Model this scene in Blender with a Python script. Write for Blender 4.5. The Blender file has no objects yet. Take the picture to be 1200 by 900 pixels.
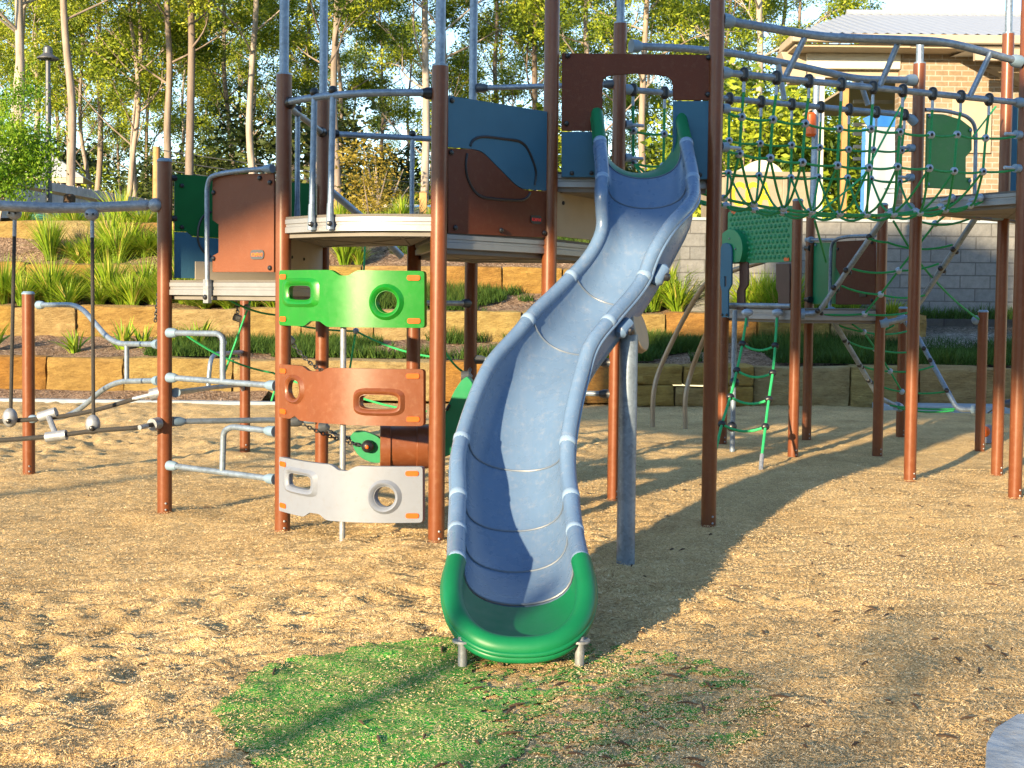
import bpy, bmesh, math, random
import numpy as np
from mathutils import Vector, Matrix, Euler
from mathutils.geometry import tessellate_polygon

R = math.radians
random.seed(7)
rng = np.random.default_rng(7)
scene = bpy.context.scene
COL = scene.collection

# ------------------------------------------------------------------ camera
F = 1400.0
CAMZ = 1.54
PITCH = R(2.2)
ROLL = 0.011
SHIFT = -0.0385
cam_d = bpy.data.cameras.new('camera')
cam = bpy.data.objects.new('camera', cam_d)
COL.objects.link(cam)
cam.location = (0, 0, CAMZ)
CM = Euler((math.pi / 2 - PITCH, 0, 0)).to_matrix() @ Matrix.Rotation(ROLL, 3, 'Z')
cam.rotation_euler = CM.to_euler()
cam_d.sensor_width = 36
cam_d.lens = 36 * F / 1200
cam_d.shift_y = SHIFT
cam_d.clip_end = 2000
scene.camera = cam


def ray(px, py):
    return CM @ Vector(((px - 600) / F, (450 - py + SHIFT * 1200) / F, -1))


def P(px, py, Y):
    d = ray(px, py)
    k = Y / d.y
    return Vector((d.x * k, Y, CAMZ + d.z * k))


def G(px, py, z=0.0):
    d = ray(px, py)
    k = (z - CAMZ) / d.z
    return Vector((d.x * k, d.y * k, z))


def PV(px, py, A, B):
    """point on the vertical plane through A and B"""
    d = ray(px, py)
    n = Vector((-(B[1] - A[1]), B[0] - A[0], 0))
    k = (n.x * A[0] + n.y * A[1]) / (n.x * d.x + n.y * d.y)
    return Vector((d.x * k, d.y * k, CAMZ + d.z * k))


# ------------------------------------------------------------------ noise helpers
_perm = np.random.default_rng(3).random((256, 256))


def vnoise(x, y):
    xi = np.floor(x).astype(int)
    yi = np.floor(y).astype(int)
    fx = x - xi
    fy = y - yi
    fx = fx * fx * (3 - 2 * fx)
    fy = fy * fy * (3 - 2 * fy)
    a = _perm[xi % 256, yi % 256]
    b = _perm[(xi + 1) % 256, yi % 256]
    c = _perm[xi % 256, (yi + 1) % 256]
    d = _perm[(xi + 1) % 256, (yi + 1) % 256]
    return (a * (1 - fx) + b * fx) * (1 - fy) + (c * (1 - fx) + d * fx) * fy - 0.5


# ------------------------------------------------------------------ materials
def new_mat(name):
    m = bpy.data.materials.new(name)
    m.use_nodes = True
    nt = m.node_tree
    return m, nt, nt.nodes['Principled BSDF']


def N(nt, typ, **kw):
    n = nt.nodes.new(typ)
    for k, v in kw.items():
        if k in n.inputs:
            n.inputs[k].default_value = v
        else:
            setattr(n, k, v)
    return n


def L(nt, a, b):
    nt.links.new(a, b)


def ramp(nt, fac, stops):
    r = nt.nodes.new('ShaderNodeValToRGB')
    el = r.color_ramp.elements
    while len(el) < len(stops):
        el.new(0.5)
    for e, (p, c) in zip(el, stops):
        e.position = p
        e.color = (*c, 1) if len(c) == 3 else c
    L(nt, fac, r.inputs[0])
    return r


def objco(nt, scale=None):
    t = nt.nodes.new('ShaderNodeTexCoord')
    return t.outputs['Object']


def simple(name, col, rough=0.5, metal=0.0, var=0.12, nscale=6.0, bump=0.0, bscale=60.0, coat=0.0, dust=None, spec=0.5, streak=None):
    m, nt, b = new_mat(name)
    co = objco(nt)
    n1 = N(nt, 'ShaderNodeTexNoise', Scale=nscale, Detail=6.0, Roughness=0.6)
    L(nt, co, n1.inputs['Vector'])
    lo = tuple(c * (1 - var) for c in col)
    hi = tuple(min(1, c * (1 + var)) for c in col)
    r = ramp(nt, n1.outputs['Fac'], [(0.3, lo), (0.7, hi)])
    out = r.outputs['Color']
    if dust:
        n3 = N(nt, 'ShaderNodeTexNoise', Scale=23.0, Detail=8.0, Roughness=0.75)
        L(nt, co, n3.inputs['Vector'])
        dr = ramp(nt, n3.outputs['Fac'], [(0.52, (0, 0, 0)), (0.78, (1, 1, 1))])
        mx = N(nt, 'ShaderNodeMix', data_type='RGBA')
        mul = N(nt, 'ShaderNodeMath', operation='MULTIPLY')
        L(nt, dr.outputs['Color'], mul.inputs[0])
        mul.inputs[1].default_value = dust[1]
        L(nt, mul.outputs[0], mx.inputs[0])
        L(nt, out, mx.inputs[6])
        mx.inputs[7].default_value = (*dust[0], 1)
        out = mx.outputs[2]
    if streak:
        mp = N(nt, 'ShaderNodeMapping')
        mp.inputs['Scale'].default_value = streak[0]
        L(nt, co, mp.inputs['Vector'])
        n5 = N(nt, 'ShaderNodeTexNoise', Scale=1.0, Detail=5.0, Roughness=0.7)
        L(nt, mp.outputs[0], n5.inputs['Vector'])
        sr = ramp(nt, n5.outputs['Fac'], [(0.50, (0, 0, 0)), (0.72, (1, 1, 1))])
        mu5 = N(nt, 'ShaderNodeMath', operation='MULTIPLY')
        L(nt, sr.outputs['Color'], mu5.inputs[0])
        mu5.inputs[1].default_value = streak[2]
        mx5 = N(nt, 'ShaderNodeMix', data_type='RGBA')
        L(nt, mu5.outputs[0], mx5.inputs[0])
        L(nt, out, mx5.inputs[6])
        mx5.inputs[7].default_value = (*streak[1], 1)
        out = mx5.outputs[2]
    L(nt, out, b.inputs['Base Color'])
    rr = N(nt, 'ShaderNodeMapRange')
    rr.inputs[3].default_value = max(0.03, rough - 0.1)
    rr.inputs[4].default_value = min(1, rough + 0.12)
    n2 = N(nt, 'ShaderNodeTexNoise', Scale=nscale * 4, Detail=4.0)
    L(nt, co, n2.inputs['Vector'])
    L(nt, n2.outputs['Fac'], rr.inputs[0])
    L(nt, rr.outputs[0], b.inputs['Roughness'])
    b.inputs['Metallic'].default_value = metal
    b.inputs['Coat Weight'].default_value = coat
    b.inputs['Coat Roughness'].default_value = 0.15
    b.inputs['Specular IOR Level'].default_value = spec
    if bump > 0:
        n4 = N(nt, 'ShaderNodeTexNoise', Scale=bscale, Detail=4.0)
        L(nt, co, n4.inputs['Vector'])
        bp = N(nt, 'ShaderNodeBump', Strength=bump, Distance=0.01)
        L(nt, n4.outputs['Fac'], bp.inputs['Height'])
        L(nt, bp.outputs[0], b.inputs['Normal'])
    return m


def galv(name, col=(0.20, 0.255, 0.33), rough=0.42):
    m, nt, b = new_mat(name)
    co = objco(nt)
    v = N(nt, 'ShaderNodeTexVoronoi', Scale=55.0)
    L(nt, co, v.inputs['Vector'])
    n1 = N(nt, 'ShaderNodeTexNoise', Scale=9.0, Detail=6.0)
    L(nt, co, n1.inputs['Vector'])
    ad = N(nt, 'ShaderNodeMath', operation='ADD')
    sep = N(nt, 'ShaderNodeSeparateColor')
    L(nt, v.outputs['Color'], sep.inputs[0])
    mu = N(nt, 'ShaderNodeMath', operation='MULTIPLY')
    mu.inputs[1].default_value = 0.35
    L(nt, sep.outputs[0], mu.inputs[0])
    L(nt, mu.outputs[0], ad.inputs[0])
    L(nt, n1.outputs['Fac'], ad.inputs[1])
    r = ramp(nt, ad.outputs[0], [(0.35, tuple(c * 0.72 for c in col)), (0.9, tuple(min(1, c * 1.2) for c in col))])
    L(nt, r.outputs['Color'], b.inputs['Base Color'])
    b.inputs['Metallic'].default_value = 0.45
    b.inputs['Roughness'].default_value = rough
    return m


M = {}
M['post'] = simple('post_paint', (0.14, 0.040, 0.014), rough=0.36, var=0.08, coat=0.08, spec=0.4, dust=((0.4, 0.27, 0.14), 0.14), streak=((9, 9, .8), (0.24, 0.12, 0.06), 0.3))
M['cap'] = simple('cap_plastic', (0.16, 0.24, 0.33), rough=0.4)
M['galv'] = galv('galvanised_steel')
M['galv_pale'] = galv('pale_galvanised', (0.27, 0.29, 0.32), 0.5)
M['alu'] = simple('aluminium', (0.27, 0.275, 0.29), rough=0.42, metal=0.45, var=0.06, nscale=14)
M['deck'] = simple('deck_top', (0.11, 0.10, 0.09), rough=0.7, bump=0.3)
M['deck_under'] = simple('deck_under', (0.16, 0.15, 0.14), rough=0.7)
M['black'] = simple('black_plastic', (0.012, 0.013, 0.017), rough=0.35)
M['socket'] = simple('grey_socket', (0.05, 0.06, 0.075), rough=0.4)
M['p_brown'] = simple('brown_board', (0.105, 0.029, 0.014), rough=0.55, spec=0.22, var=0.06, bump=0.12, bscale=180, dust=((0.35, 0.22, 0.13), 0.12))
M['p_tan'] = simple('tan_brown_board', (0.17, 0.06, 0.03), rough=0.55, spec=0.22, var=0.06, bump=0.12, bscale=180, dust=((0.3, 0.2, 0.14), 0.14))
M['p_blue'] = simple('blue_board', (0.040, 0.122, 0.195), rough=0.55, spec=0.22, var=0.06, bump=0.12, bscale=180)
M['p_green'] = simple('green_board', (0.005, 0.105, 0.026), rough=0.5, spec=0.22, var=0.06, bump=0.1, bscale=180)
M['p_beige'] = simple('beige_board', (0.33, 0.28, 0.21), rough=0.6, var=0.06)
M['c_green'] = simple('bright_green_plastic', (0.004, 0.165, 0.010), rough=0.36, var=0.08, bump=0.05, bscale=260, coat=0.05, dust=((0.14, 0.2, 0.10), 0.22))
M['c_brown'] = simple('orange_brown_plastic', (0.15, 0.045, 0.016), rough=0.38, var=0.08, bump=0.05, bscale=260, dust=((0.4, 0.25, 0.16), 0.22), coat=0.1)
M['c_white'] = simple('pale_grey_plastic', (0.165, 0.19, 0.245), rough=0.45, var=0.05, bump=0.05, bscale=260, dust=((0.13, 0.11, 0.09), 0.35))
M['c_teal'] = simple('sea_green_plastic', (0.008, 0.19, 0.075), rough=0.38, var=0.08, bump=0.05, bscale=260)
M['orange'] = simple('orange_plug', (0.55, 0.09, 0.004), rough=0.4, var=0.05)
M['slide'] = simple('blue_grey_plastic', (0.100, 0.168, 0.285), rough=0.28, var=0.07, nscale=3.5, streak=((38, 1.6, 1.6), (0.17, 0.22, 0.32), 0.2), bump=0.03, bscale=320, coat=0.1, dust=((0.5, 0.44, 0.36), 0.22))
M['slide_rib'] = simple('pale_collar_plastic', (0.20, 0.29, 0.42), rough=0.28, var=0.05)
M['slide_seam'] = simple('seam_plastic', (0.10, 0.13, 0.18), rough=0.4, var=0.05)
M['slide_green'] = simple('green_chute_plastic', (0.004, 0.135, 0.05), rough=0.40, var=0.08, nscale=4, coat=0.0, spec=0.3)
M['rope_green'] = simple('green_rope', (0.008, 0.24, 0.07), rough=0.7, var=0.2, nscale=60, bump=0.5, bscale=240)
M['rope_lime'] = simple('light_green_rope', (0.02, 0.36, 0.12), rough=0.65, var=0.15, nscale=60, bump=0.4, bscale=240)
M['rope_dark'] = simple('dark_rope', (0.03, 0.028, 0.026), rough=0.75, var=0.3, nscale=80, bump=0.8, bscale=200)
M['knot'] = simple('rope_clamp', (0.30, 0.37, 0.46), rough=0.4, metal=0.3)
M['badge'] = simple('badge_plate', (0.06, 0.065, 0.075), rough=0.5)
M['badge_dark'] = simple('dark_badge_plate', (0.012, 0.010, 0.012), rough=0.5)
M['badge_txt'] = simple('badge_orange', (0.8, 0.16, 0.02), rough=0.5)
M['badge_red'] = simple('badge_red', (0.75, 0.02, 0.025), rough=0.5)
M['chain'] = simple('chain_steel', (0.10, 0.105, 0.11), rough=0.35, metal=0.8)
M['curve_pole'] = simple('bronze_pole', (0.30, 0.235, 0.165), rough=0.4, metal=0.4)
M['concrete'] = simple('concrete', (0.26, 0.30, 0.34), rough=0.85, var=0.15, bump=0.4, bscale=50, dust=((0.3, 0.25, 0.18), 0.3))
M['pale_stone'] = simple('pale_blue_stone', (0.32, 0.36, 0.40), rough=0.8, var=0.25, bump=0.6, bscale=24, dust=((0.5, 0.38, 0.22), 0.4))
M['wood_fence'] = simple('weathered_paling', (0.46, 0.42, 0.42), rough=0.85, var=0.2, nscale=3)
M['timber'] = simple('timber', (0.36, 0.20, 0.08), rough=0.75, var=0.25, nscale=5)
M['roof'] = simple('roof_metal', (0.33, 0.35, 0.385), rough=0.4, metal=0.1, var=0.04)
M['fascia'] = simple('fascia_paint', (0.36, 0.29, 0.21), rough=0.6, var=0.05)
M['cream'] = simple('cream_paint', (0.50, 0.48, 0.43), rough=0.6, var=0.04)
M['white'] = simple('white_paint', (0.5, 0.5, 0.5), rough=0.5, var=0.03)
M['glass_dark'] = simple('dark_glass', (0.03, 0.035, 0.04), rough=0.08, var=0.05)
M['bin'] = simple('skip_paint', (0.23, 0.20, 0.155), rough=0.6, var=0.12, dust=((0.4, 0.16, 0.04), 0.6))
M['yellow'] = simple('yellow_paint', (0.6, 0.46, 0.01), rough=0.6, var=0.1)
M['flag_blue'] = simple('flag_blue', (0.01, 0.12, 0.42), rough=0.7)
M['flag_white'] = simple('flag_white', (0.27, 0.32, 0.38), rough=0.75, var=0.05)
M['grey_ink'] = simple('grey_print', (0.06, 0.09, 0.13), rough=0.7)
M['lamp_metal'] = simple('lamp_grey', (0.08, 0.085, 0.10), rough=0.45, metal=0.3)
M['car_blue'] = simple('car_blue', (0.06, 0.16, 0.38), rough=0.25, coat=0.6, var=0.03)
M['tyre'] = simple('tyre_rubber', (0.015, 0.015, 0.015), rough=0.8)
M['brown_dark'] = simple('dark_brown_board', (0.055, 0.022, 0.016), rough=0.5, var=0.1)
M['stump'] = simple('dark_stump', (0.06, 0.035, 0.02), rough=0.9, var=0.4)
M['teal_guard'] = simple('teal_guard', (0.10, 0.40, 0.30), rough=0.6)


def mat_stone():
    m, nt, b = new_mat('sandstone')
    co = objco(nt)
    oi = N(nt, 'ShaderNodeObjectInfo')
    base = ramp(nt, oi.outputs['Random'], [(0.0, (0.31, 0.215, 0.052)), (0.3, (0.295, 0.165, 0.026)), (0.5, (0.33, 0.26, 0.125)), (0.72, (0.27, 0.125, 0.016)), (1.0, (0.315, 0.235, 0.08))])
    n1 = N(nt, 'ShaderNodeTexNoise', Scale=2.6, Detail=10.0, Roughness=0.78)
    mp = N(nt, 'ShaderNodeMapping')
    mp.inputs['Scale'].default_value = (1, 1, 3.5)
    L(nt, co, mp.inputs['Vector'])
    L(nt, mp.outputs[0], n1.inputs['Vector'])
    r = ramp(nt, n1.outputs['Fac'], [(0.30, (0.30, 0.24, 0.18)), (0.43, (0.75, 0.70, 0.62)), (0.55, (1.0, 0.99, 0.97)), (0.70, (1.5, 1.52, 1.5))])
    mx = N(nt, 'ShaderNodeMix', data_type='RGBA', blend_type='MULTIPLY')
    mx.inputs[0].default_value = 0.95
    L(nt, base.outputs[0], mx.inputs[6])
    L(nt, r.outputs[0], mx.inputs[7])
    L(nt, mx.outputs[2], b.inputs['Base Color'])
    b.inputs['Roughness'].default_value = 0.9
    n2 = N(nt, 'ShaderNodeTexNoise', Scale=14.0, Detail=8.0, Roughness=0.7)
    L(nt, mp.outputs[0], n2.inputs['Vector'])
    bp = N(nt, 'ShaderNodeBump', Strength=1.0, Distance=0.05)
    L(nt, n2.outputs['Fac'], bp.inputs['Height'])
    L(nt, bp.outputs[0], b.inputs['Normal'])
    return m


def mat_chips(name, cols, vs=70.0, bump=0.8, pos=(0.08, 0.4, 0.7, 0.95), dist=0.012):
    """fibre/chip surface: two stretched voronoi layers and clumping noise"""
    m, nt, b = new_mat(name)
    co = objco(nt)
    nw = N(nt, 'ShaderNodeTexNoise', Scale=3.0, Detail=3.0)
    L(nt, co, nw.inputs['Vector'])
    mp = N(nt, 'ShaderNodeMapping')
    mp.inputs['Scale'].default_value = (0.55, 1.3, 1.0)
    mp.inputs['Rotation'].default_value = (0, 0, 0.6)
    vm = N(nt, 'ShaderNodeVectorMath', operation='ADD')
    L(nt, co, vm.inputs[0])
    L(nt, nw.outputs['Color'], vm.inputs[1])
    L(nt, vm.outputs[0], mp.inputs['Vector'])
    v = N(nt, 'ShaderNodeTexVoronoi', Scale=vs)
    L(nt, mp.outputs[0], v.inputs['Vector'])
    mp2 = N(nt, 'ShaderNodeMapping')
    mp2.inputs['Scale'].default_value = (1.3, 0.5, 1.0)
    mp2.inputs['Rotation'].default_value = (0, 0, -0.5)
    L(nt, vm.outputs[0], mp2.inputs['Vector'])
    v2 = N(nt, 'ShaderNodeTexVoronoi', Scale=vs * 1.3)
    L(nt, mp2.outputs[0], v2.inputs['Vector'])
    sp = N(nt, 'ShaderNodeSeparateColor')
    L(nt, v.outputs['Color'], sp.inputs[0])
    sp2 = N(nt, 'ShaderNodeSeparateColor')
    L(nt, v2.outputs['Color'], sp2.inputs[0])
    av = N(nt, 'ShaderNodeMath', operation='ADD')
    L(nt, sp.outputs[0], av.inputs[0])
    L(nt, sp2.outputs[0], av.inputs[1])
    hf = N(nt, 'ShaderNodeMath', operation='MULTIPLY')
    hf.inputs[1].default_value = 0.5
    L(nt, av.outputs[0], hf.inputs[0])
    r = ramp(nt, hf.outputs[0], [(p_, c_) for p_, c_ in zip(pos, cols)])
    n1 = N(nt, 'ShaderNodeTexNoise', Scale=1.7, Detail=9.0, Roughness=0.72)
    L(nt, co, n1.inputs['Vector'])
    r2 = ramp(nt, n1.outputs['Fac'], [(0.34, (0.70, 0.68, 0.66)), (0.55, (1, 1, 1)), (0.75, (1.12, 1.1, 1.05))])
    mx = N(nt, 'ShaderNodeMix', data_type='RGBA', blend_type='MULTIPLY')
    mx.inputs[0].default_value = 1.0
    L(nt, r.outputs[0], mx.inputs[6])
    L(nt, r2.outputs[0], mx.inputs[7])
    L(nt, mx.outputs[2], b.inputs['Base Color'])
    b.inputs['Roughness'].default_value = 0.95
    b.inputs['Specular IOR Level'].default_value = 0.15
    ad = N(nt, 'ShaderNodeMath', operation='ADD')
    L(nt, v.outputs['Distance'], ad.inputs[0])
    L(nt, sp2.outputs[1], ad.inputs[1])
    bp = N(nt, 'ShaderNodeBump', Strength=bump, Distance=dist)
    L(nt, ad.outputs[0], bp.inputs['Height'])
    L(nt, bp.outputs[0], b.inputs['Normal'])
    return m


M['stone'] = mat_stone()
M['chips'] = mat_chips('wood_fibre', [(0.27, 0.17, 0.08), (0.55, 0.375, 0.170), (0.69, 0.50, 0.245), (0.82, 0.67, 0.41)], vs=88.0, bump=0.6)
M['mulch'] = mat_chips('bark_mulch', [(0.07, 0.045, 0.03), (0.22, 0.14, 0.09), (0.36, 0.25, 0.17), (0.50, 0.39, 0.29)], vs=22.0, dist=0.04)
M['rubber'] = mat_chips('green_rubber_granules', [(0.01, 0.12, 0.025), (0.05, 0.30, 0.04), (0.13, 0.40, 0.06), (0.62, 0.50, 0.24)], vs=115.0, dist=0.008, pos=(0.12, 0.36, 0.60, 0.70))
M['soil'] = mat_chips('dry_grass_ground', [(0.05, 0.07, 0.02), (0.10, 0.12, 0.04), (0.20, 0.18, 0.07), (0.30, 0.24, 0.11)], vs=8.0, dist=0.05)
M['unseen_lawn'] = mat_chips('dark_unseen_lawn', [(0.02, 0.04, 0.01), (0.035, 0.065, 0.015), (0.05, 0.085, 0.02), (0.09, 0.10, 0.04)], vs=14.0, dist=0.04)
M['gravel'] = mat_chips('gravel', [(0.12, 0.11, 0.10), (0.25, 0.23, 0.21), (0.36, 0.34, 0.31), (0.5, 0.48, 0.45)], vs=20.0, dist=0.04)
M['asphalt'] = simple('asphalt', (0.06, 0.06, 0.062), rough=0.9, bump=0.4)


def mat_tone(name, stops, rough=0.9, trans=0.0, spec=0.2):
    m, nt, b = new_mat(name)
    at = N(nt, 'ShaderNodeAttribute', attribute_name='tone')
    r = ramp(nt, at.outputs['Fac'], stops)
    L(nt, r.outputs[0], b.inputs['Base Color'])
    b.inputs['Roughness'].default_value = rough
    b.inputs['Specular IOR Level'].default_value = spec
    if trans > 0:
        tb = N(nt, 'ShaderNodeBsdfTranslucent')
        hs = N(nt, 'ShaderNodeHueSaturation', Value=1.3)
        L(nt, r.outputs[0], hs.inputs['Color'])
        L(nt, hs.outputs[0], tb.inputs['Color'])
        ms = N(nt, 'ShaderNodeMixShader')
        ms.inputs[0].default_value = trans
        L(nt, b.outputs[0], ms.inputs[1])
        L(nt, tb.outputs[0], ms.inputs[2])
        L(nt, ms.outputs[0], nt.nodes['Material Output'].inputs['Surface'])
    return m


M['chip_bits'] = mat_tone('loose_chips', [(0, (0.15, 0.085, 0.04)), (0.2, (0.48, 0.32, 0.15)), (0.6, (0.66, 0.48, 0.25)), (1, (0.84, 0.70, 0.47))])
M['blade'] = mat_tone('strappy_leaf', [(0, (0.05, 0.11, 0.010)), (0.45, (0.18, 0.31, 0.018)), (0.8, (0.34, 0.41, 0.03)), (1, (0.46, 0.37, 0.10))], rough=0.5, trans=0.25, spec=0.4)
M['turf'] = mat_tone('turf_blade', [(0, (0.02, 0.05, 0.01)), (0.5, (0.06, 0.12, 0.02)), (0.85, (0.13, 0.16, 0.035)), (1, (0.28, 0.22, 0.10))], rough=0.7, trans=0.2)
M['leaf'] = mat_tone('gum_leaf', [(0, (0.03, 0.055, 0.010)), (0.35, (0.13, 0.195, 0.018)), (0.75, (0.36, 0.41, 0.028)), (1, (0.48, 0.47, 0.06))], rough=0.5, trans=0.3, spec=0.25)
M['leaf_dark'] = mat_tone('deep_leaf', [(0, (0.025, 0.045, 0.018)), (0.6, (0.06, 0.085, 0.025)), (1, (0.13, 0.14, 0.035))], rough=0.55, trans=0.25)
M['leaf_lime'] = mat_tone('lime_leaf', [(0, (0.06, 0.14, 0.012)), (0.5, (0.15, 0.28, 0.016)), (1, (0.30, 0.38, 0.03))], rough=0.5, trans=0.35)
M['leaf_gold'] = mat_tone('gold_leaf', [(0, (0.12, 0.10, 0.02)), (0.5, (0.26, 0.20, 0.03)), (1, (0.40, 0.31, 0.06))], rough=0.5, trans=0.3)


def mat_bark():
    m, nt, b = new_mat('gum_bark')
    co = objco(nt)
    oi = N(nt, 'ShaderNodeObjectInfo')
    base = ramp(nt, oi.outputs['Random'], [(0, (0.33, 0.27, 0.23)), (0.35, (0.38, 0.33, 0.29)), (0.6, (0.20, 0.155, 0.13)), (0.8, (0.34, 0.27, 0.22)), (1, (0.26, 0.19, 0.14))])
    mp = N(nt, 'ShaderNodeMapping')
    mp.inputs['Scale'].default_value = (3, 3, 0.5)
    L(nt, co, mp.inputs['Vector'])
    n1 = N(nt, 'ShaderNodeTexNoise', Scale=2.0, Detail=8.0, Roughness=0.65)
    L(nt, mp.outputs[0], n1.inputs['Vector'])
    r = ramp(nt, n1.outputs['Fac'], [(0.35, (0.5, 0.46, 0.42)), (0.6, (1, 1, 1))])
    mx = N(nt, 'ShaderNodeMix', data_type='RGBA', blend_type='MULTIPLY')
    mx.inputs[0].default_value = 0.8
    L(nt, base.outputs[0], mx.inputs[6])
    L(nt, r.outputs[0], mx.inputs[7])
    L(nt, mx.outputs[2], b.inputs['Base Color'])
    b.inputs['Roughness'].default_value = 0.8
    return m


M['bark'] = mat_bark()


def mat_brick(name, c1, c2, mortar, bw, bh, ms, rough=0.85, bump=0.5, offs=0.5, rot=True):
    m, nt, b = new_mat(name)
    co = objco(nt)
    mp = N(nt, 'ShaderNodeMapping')
    if rot:
        mp.inputs['Rotation'].default_value = (-math.pi / 2, 0, 0)
    L(nt, co, mp.inputs['Vector'])
    br = N(nt, 'ShaderNodeTexBrick', offset=offs)
    br.inputs['Color1'].default_value = (*c1, 1)
    br.inputs['Color2'].default_value = (*c2, 1)
    br.inputs['Mortar'].default_value = (*mortar, 1)
    br.inputs['Scale'].default_value = 1.0
    br.inputs['Mortar Size'].default_value = ms
    br.inputs['Brick Width'].default_value = bw
    br.inputs['Row Height'].default_value = bh
    br.inputs['Bias'].default_value = 0.0
    L(nt, mp.outputs[0], br.inputs['Vector'])
    n1 = N(nt, 'ShaderNodeTexNoise', Scale=9.0, Detail=8.0, Roughness=0.7)
    L(nt, co, n1.inputs['Vector'])
    r = ramp(nt, n1.outputs['Fac'], [(0.3, (0.75, 0.75, 0.75)), (0.7, (1.15, 1.15, 1.15))])
    mx = N(nt, 'ShaderNodeMix', data_type='RGBA', blend_type='MULTIPLY')
    mx.inputs[0].default_value = 1.0
    L(nt, br.outputs['Color'], mx.inputs[6])
    L(nt, r.outputs[0], mx.inputs[7])
    L(nt, mx.outputs[2], b.inputs['Base Color'])
    b.inputs['Roughness'].default_value = rough
    sub = N(nt, 'ShaderNodeMath', operation='SUBTRACT')
    L(nt, n1.outputs['Fac'], sub.inputs[0])
    L(nt, br.outputs['Fac'], sub.inputs[1])
    bp = N(nt, 'ShaderNodeBump', Strength=bump, Distance=0.02)
    L(nt, sub.outputs[0], bp.inputs['Height'])
    L(nt, bp.outputs[0], b.inputs['Normal'])
    return m


M['brick'] = mat_brick('tan_brick', (0.215, 0.155, 0.10), (0.265, 0.195, 0.13), (0.30, 0.27, 0.235), 0.24, 0.098, 0.012)
M['block'] = mat_brick('grey_block', (0.14, 0.145, 0.15), (0.18, 0.178, 0.175), (0.09, 0.09, 0.09), 0.52, 0.225, 0.010, bump=0.9)


# ------------------------------------------------------------------ mesh builder
OFF = {}


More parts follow.
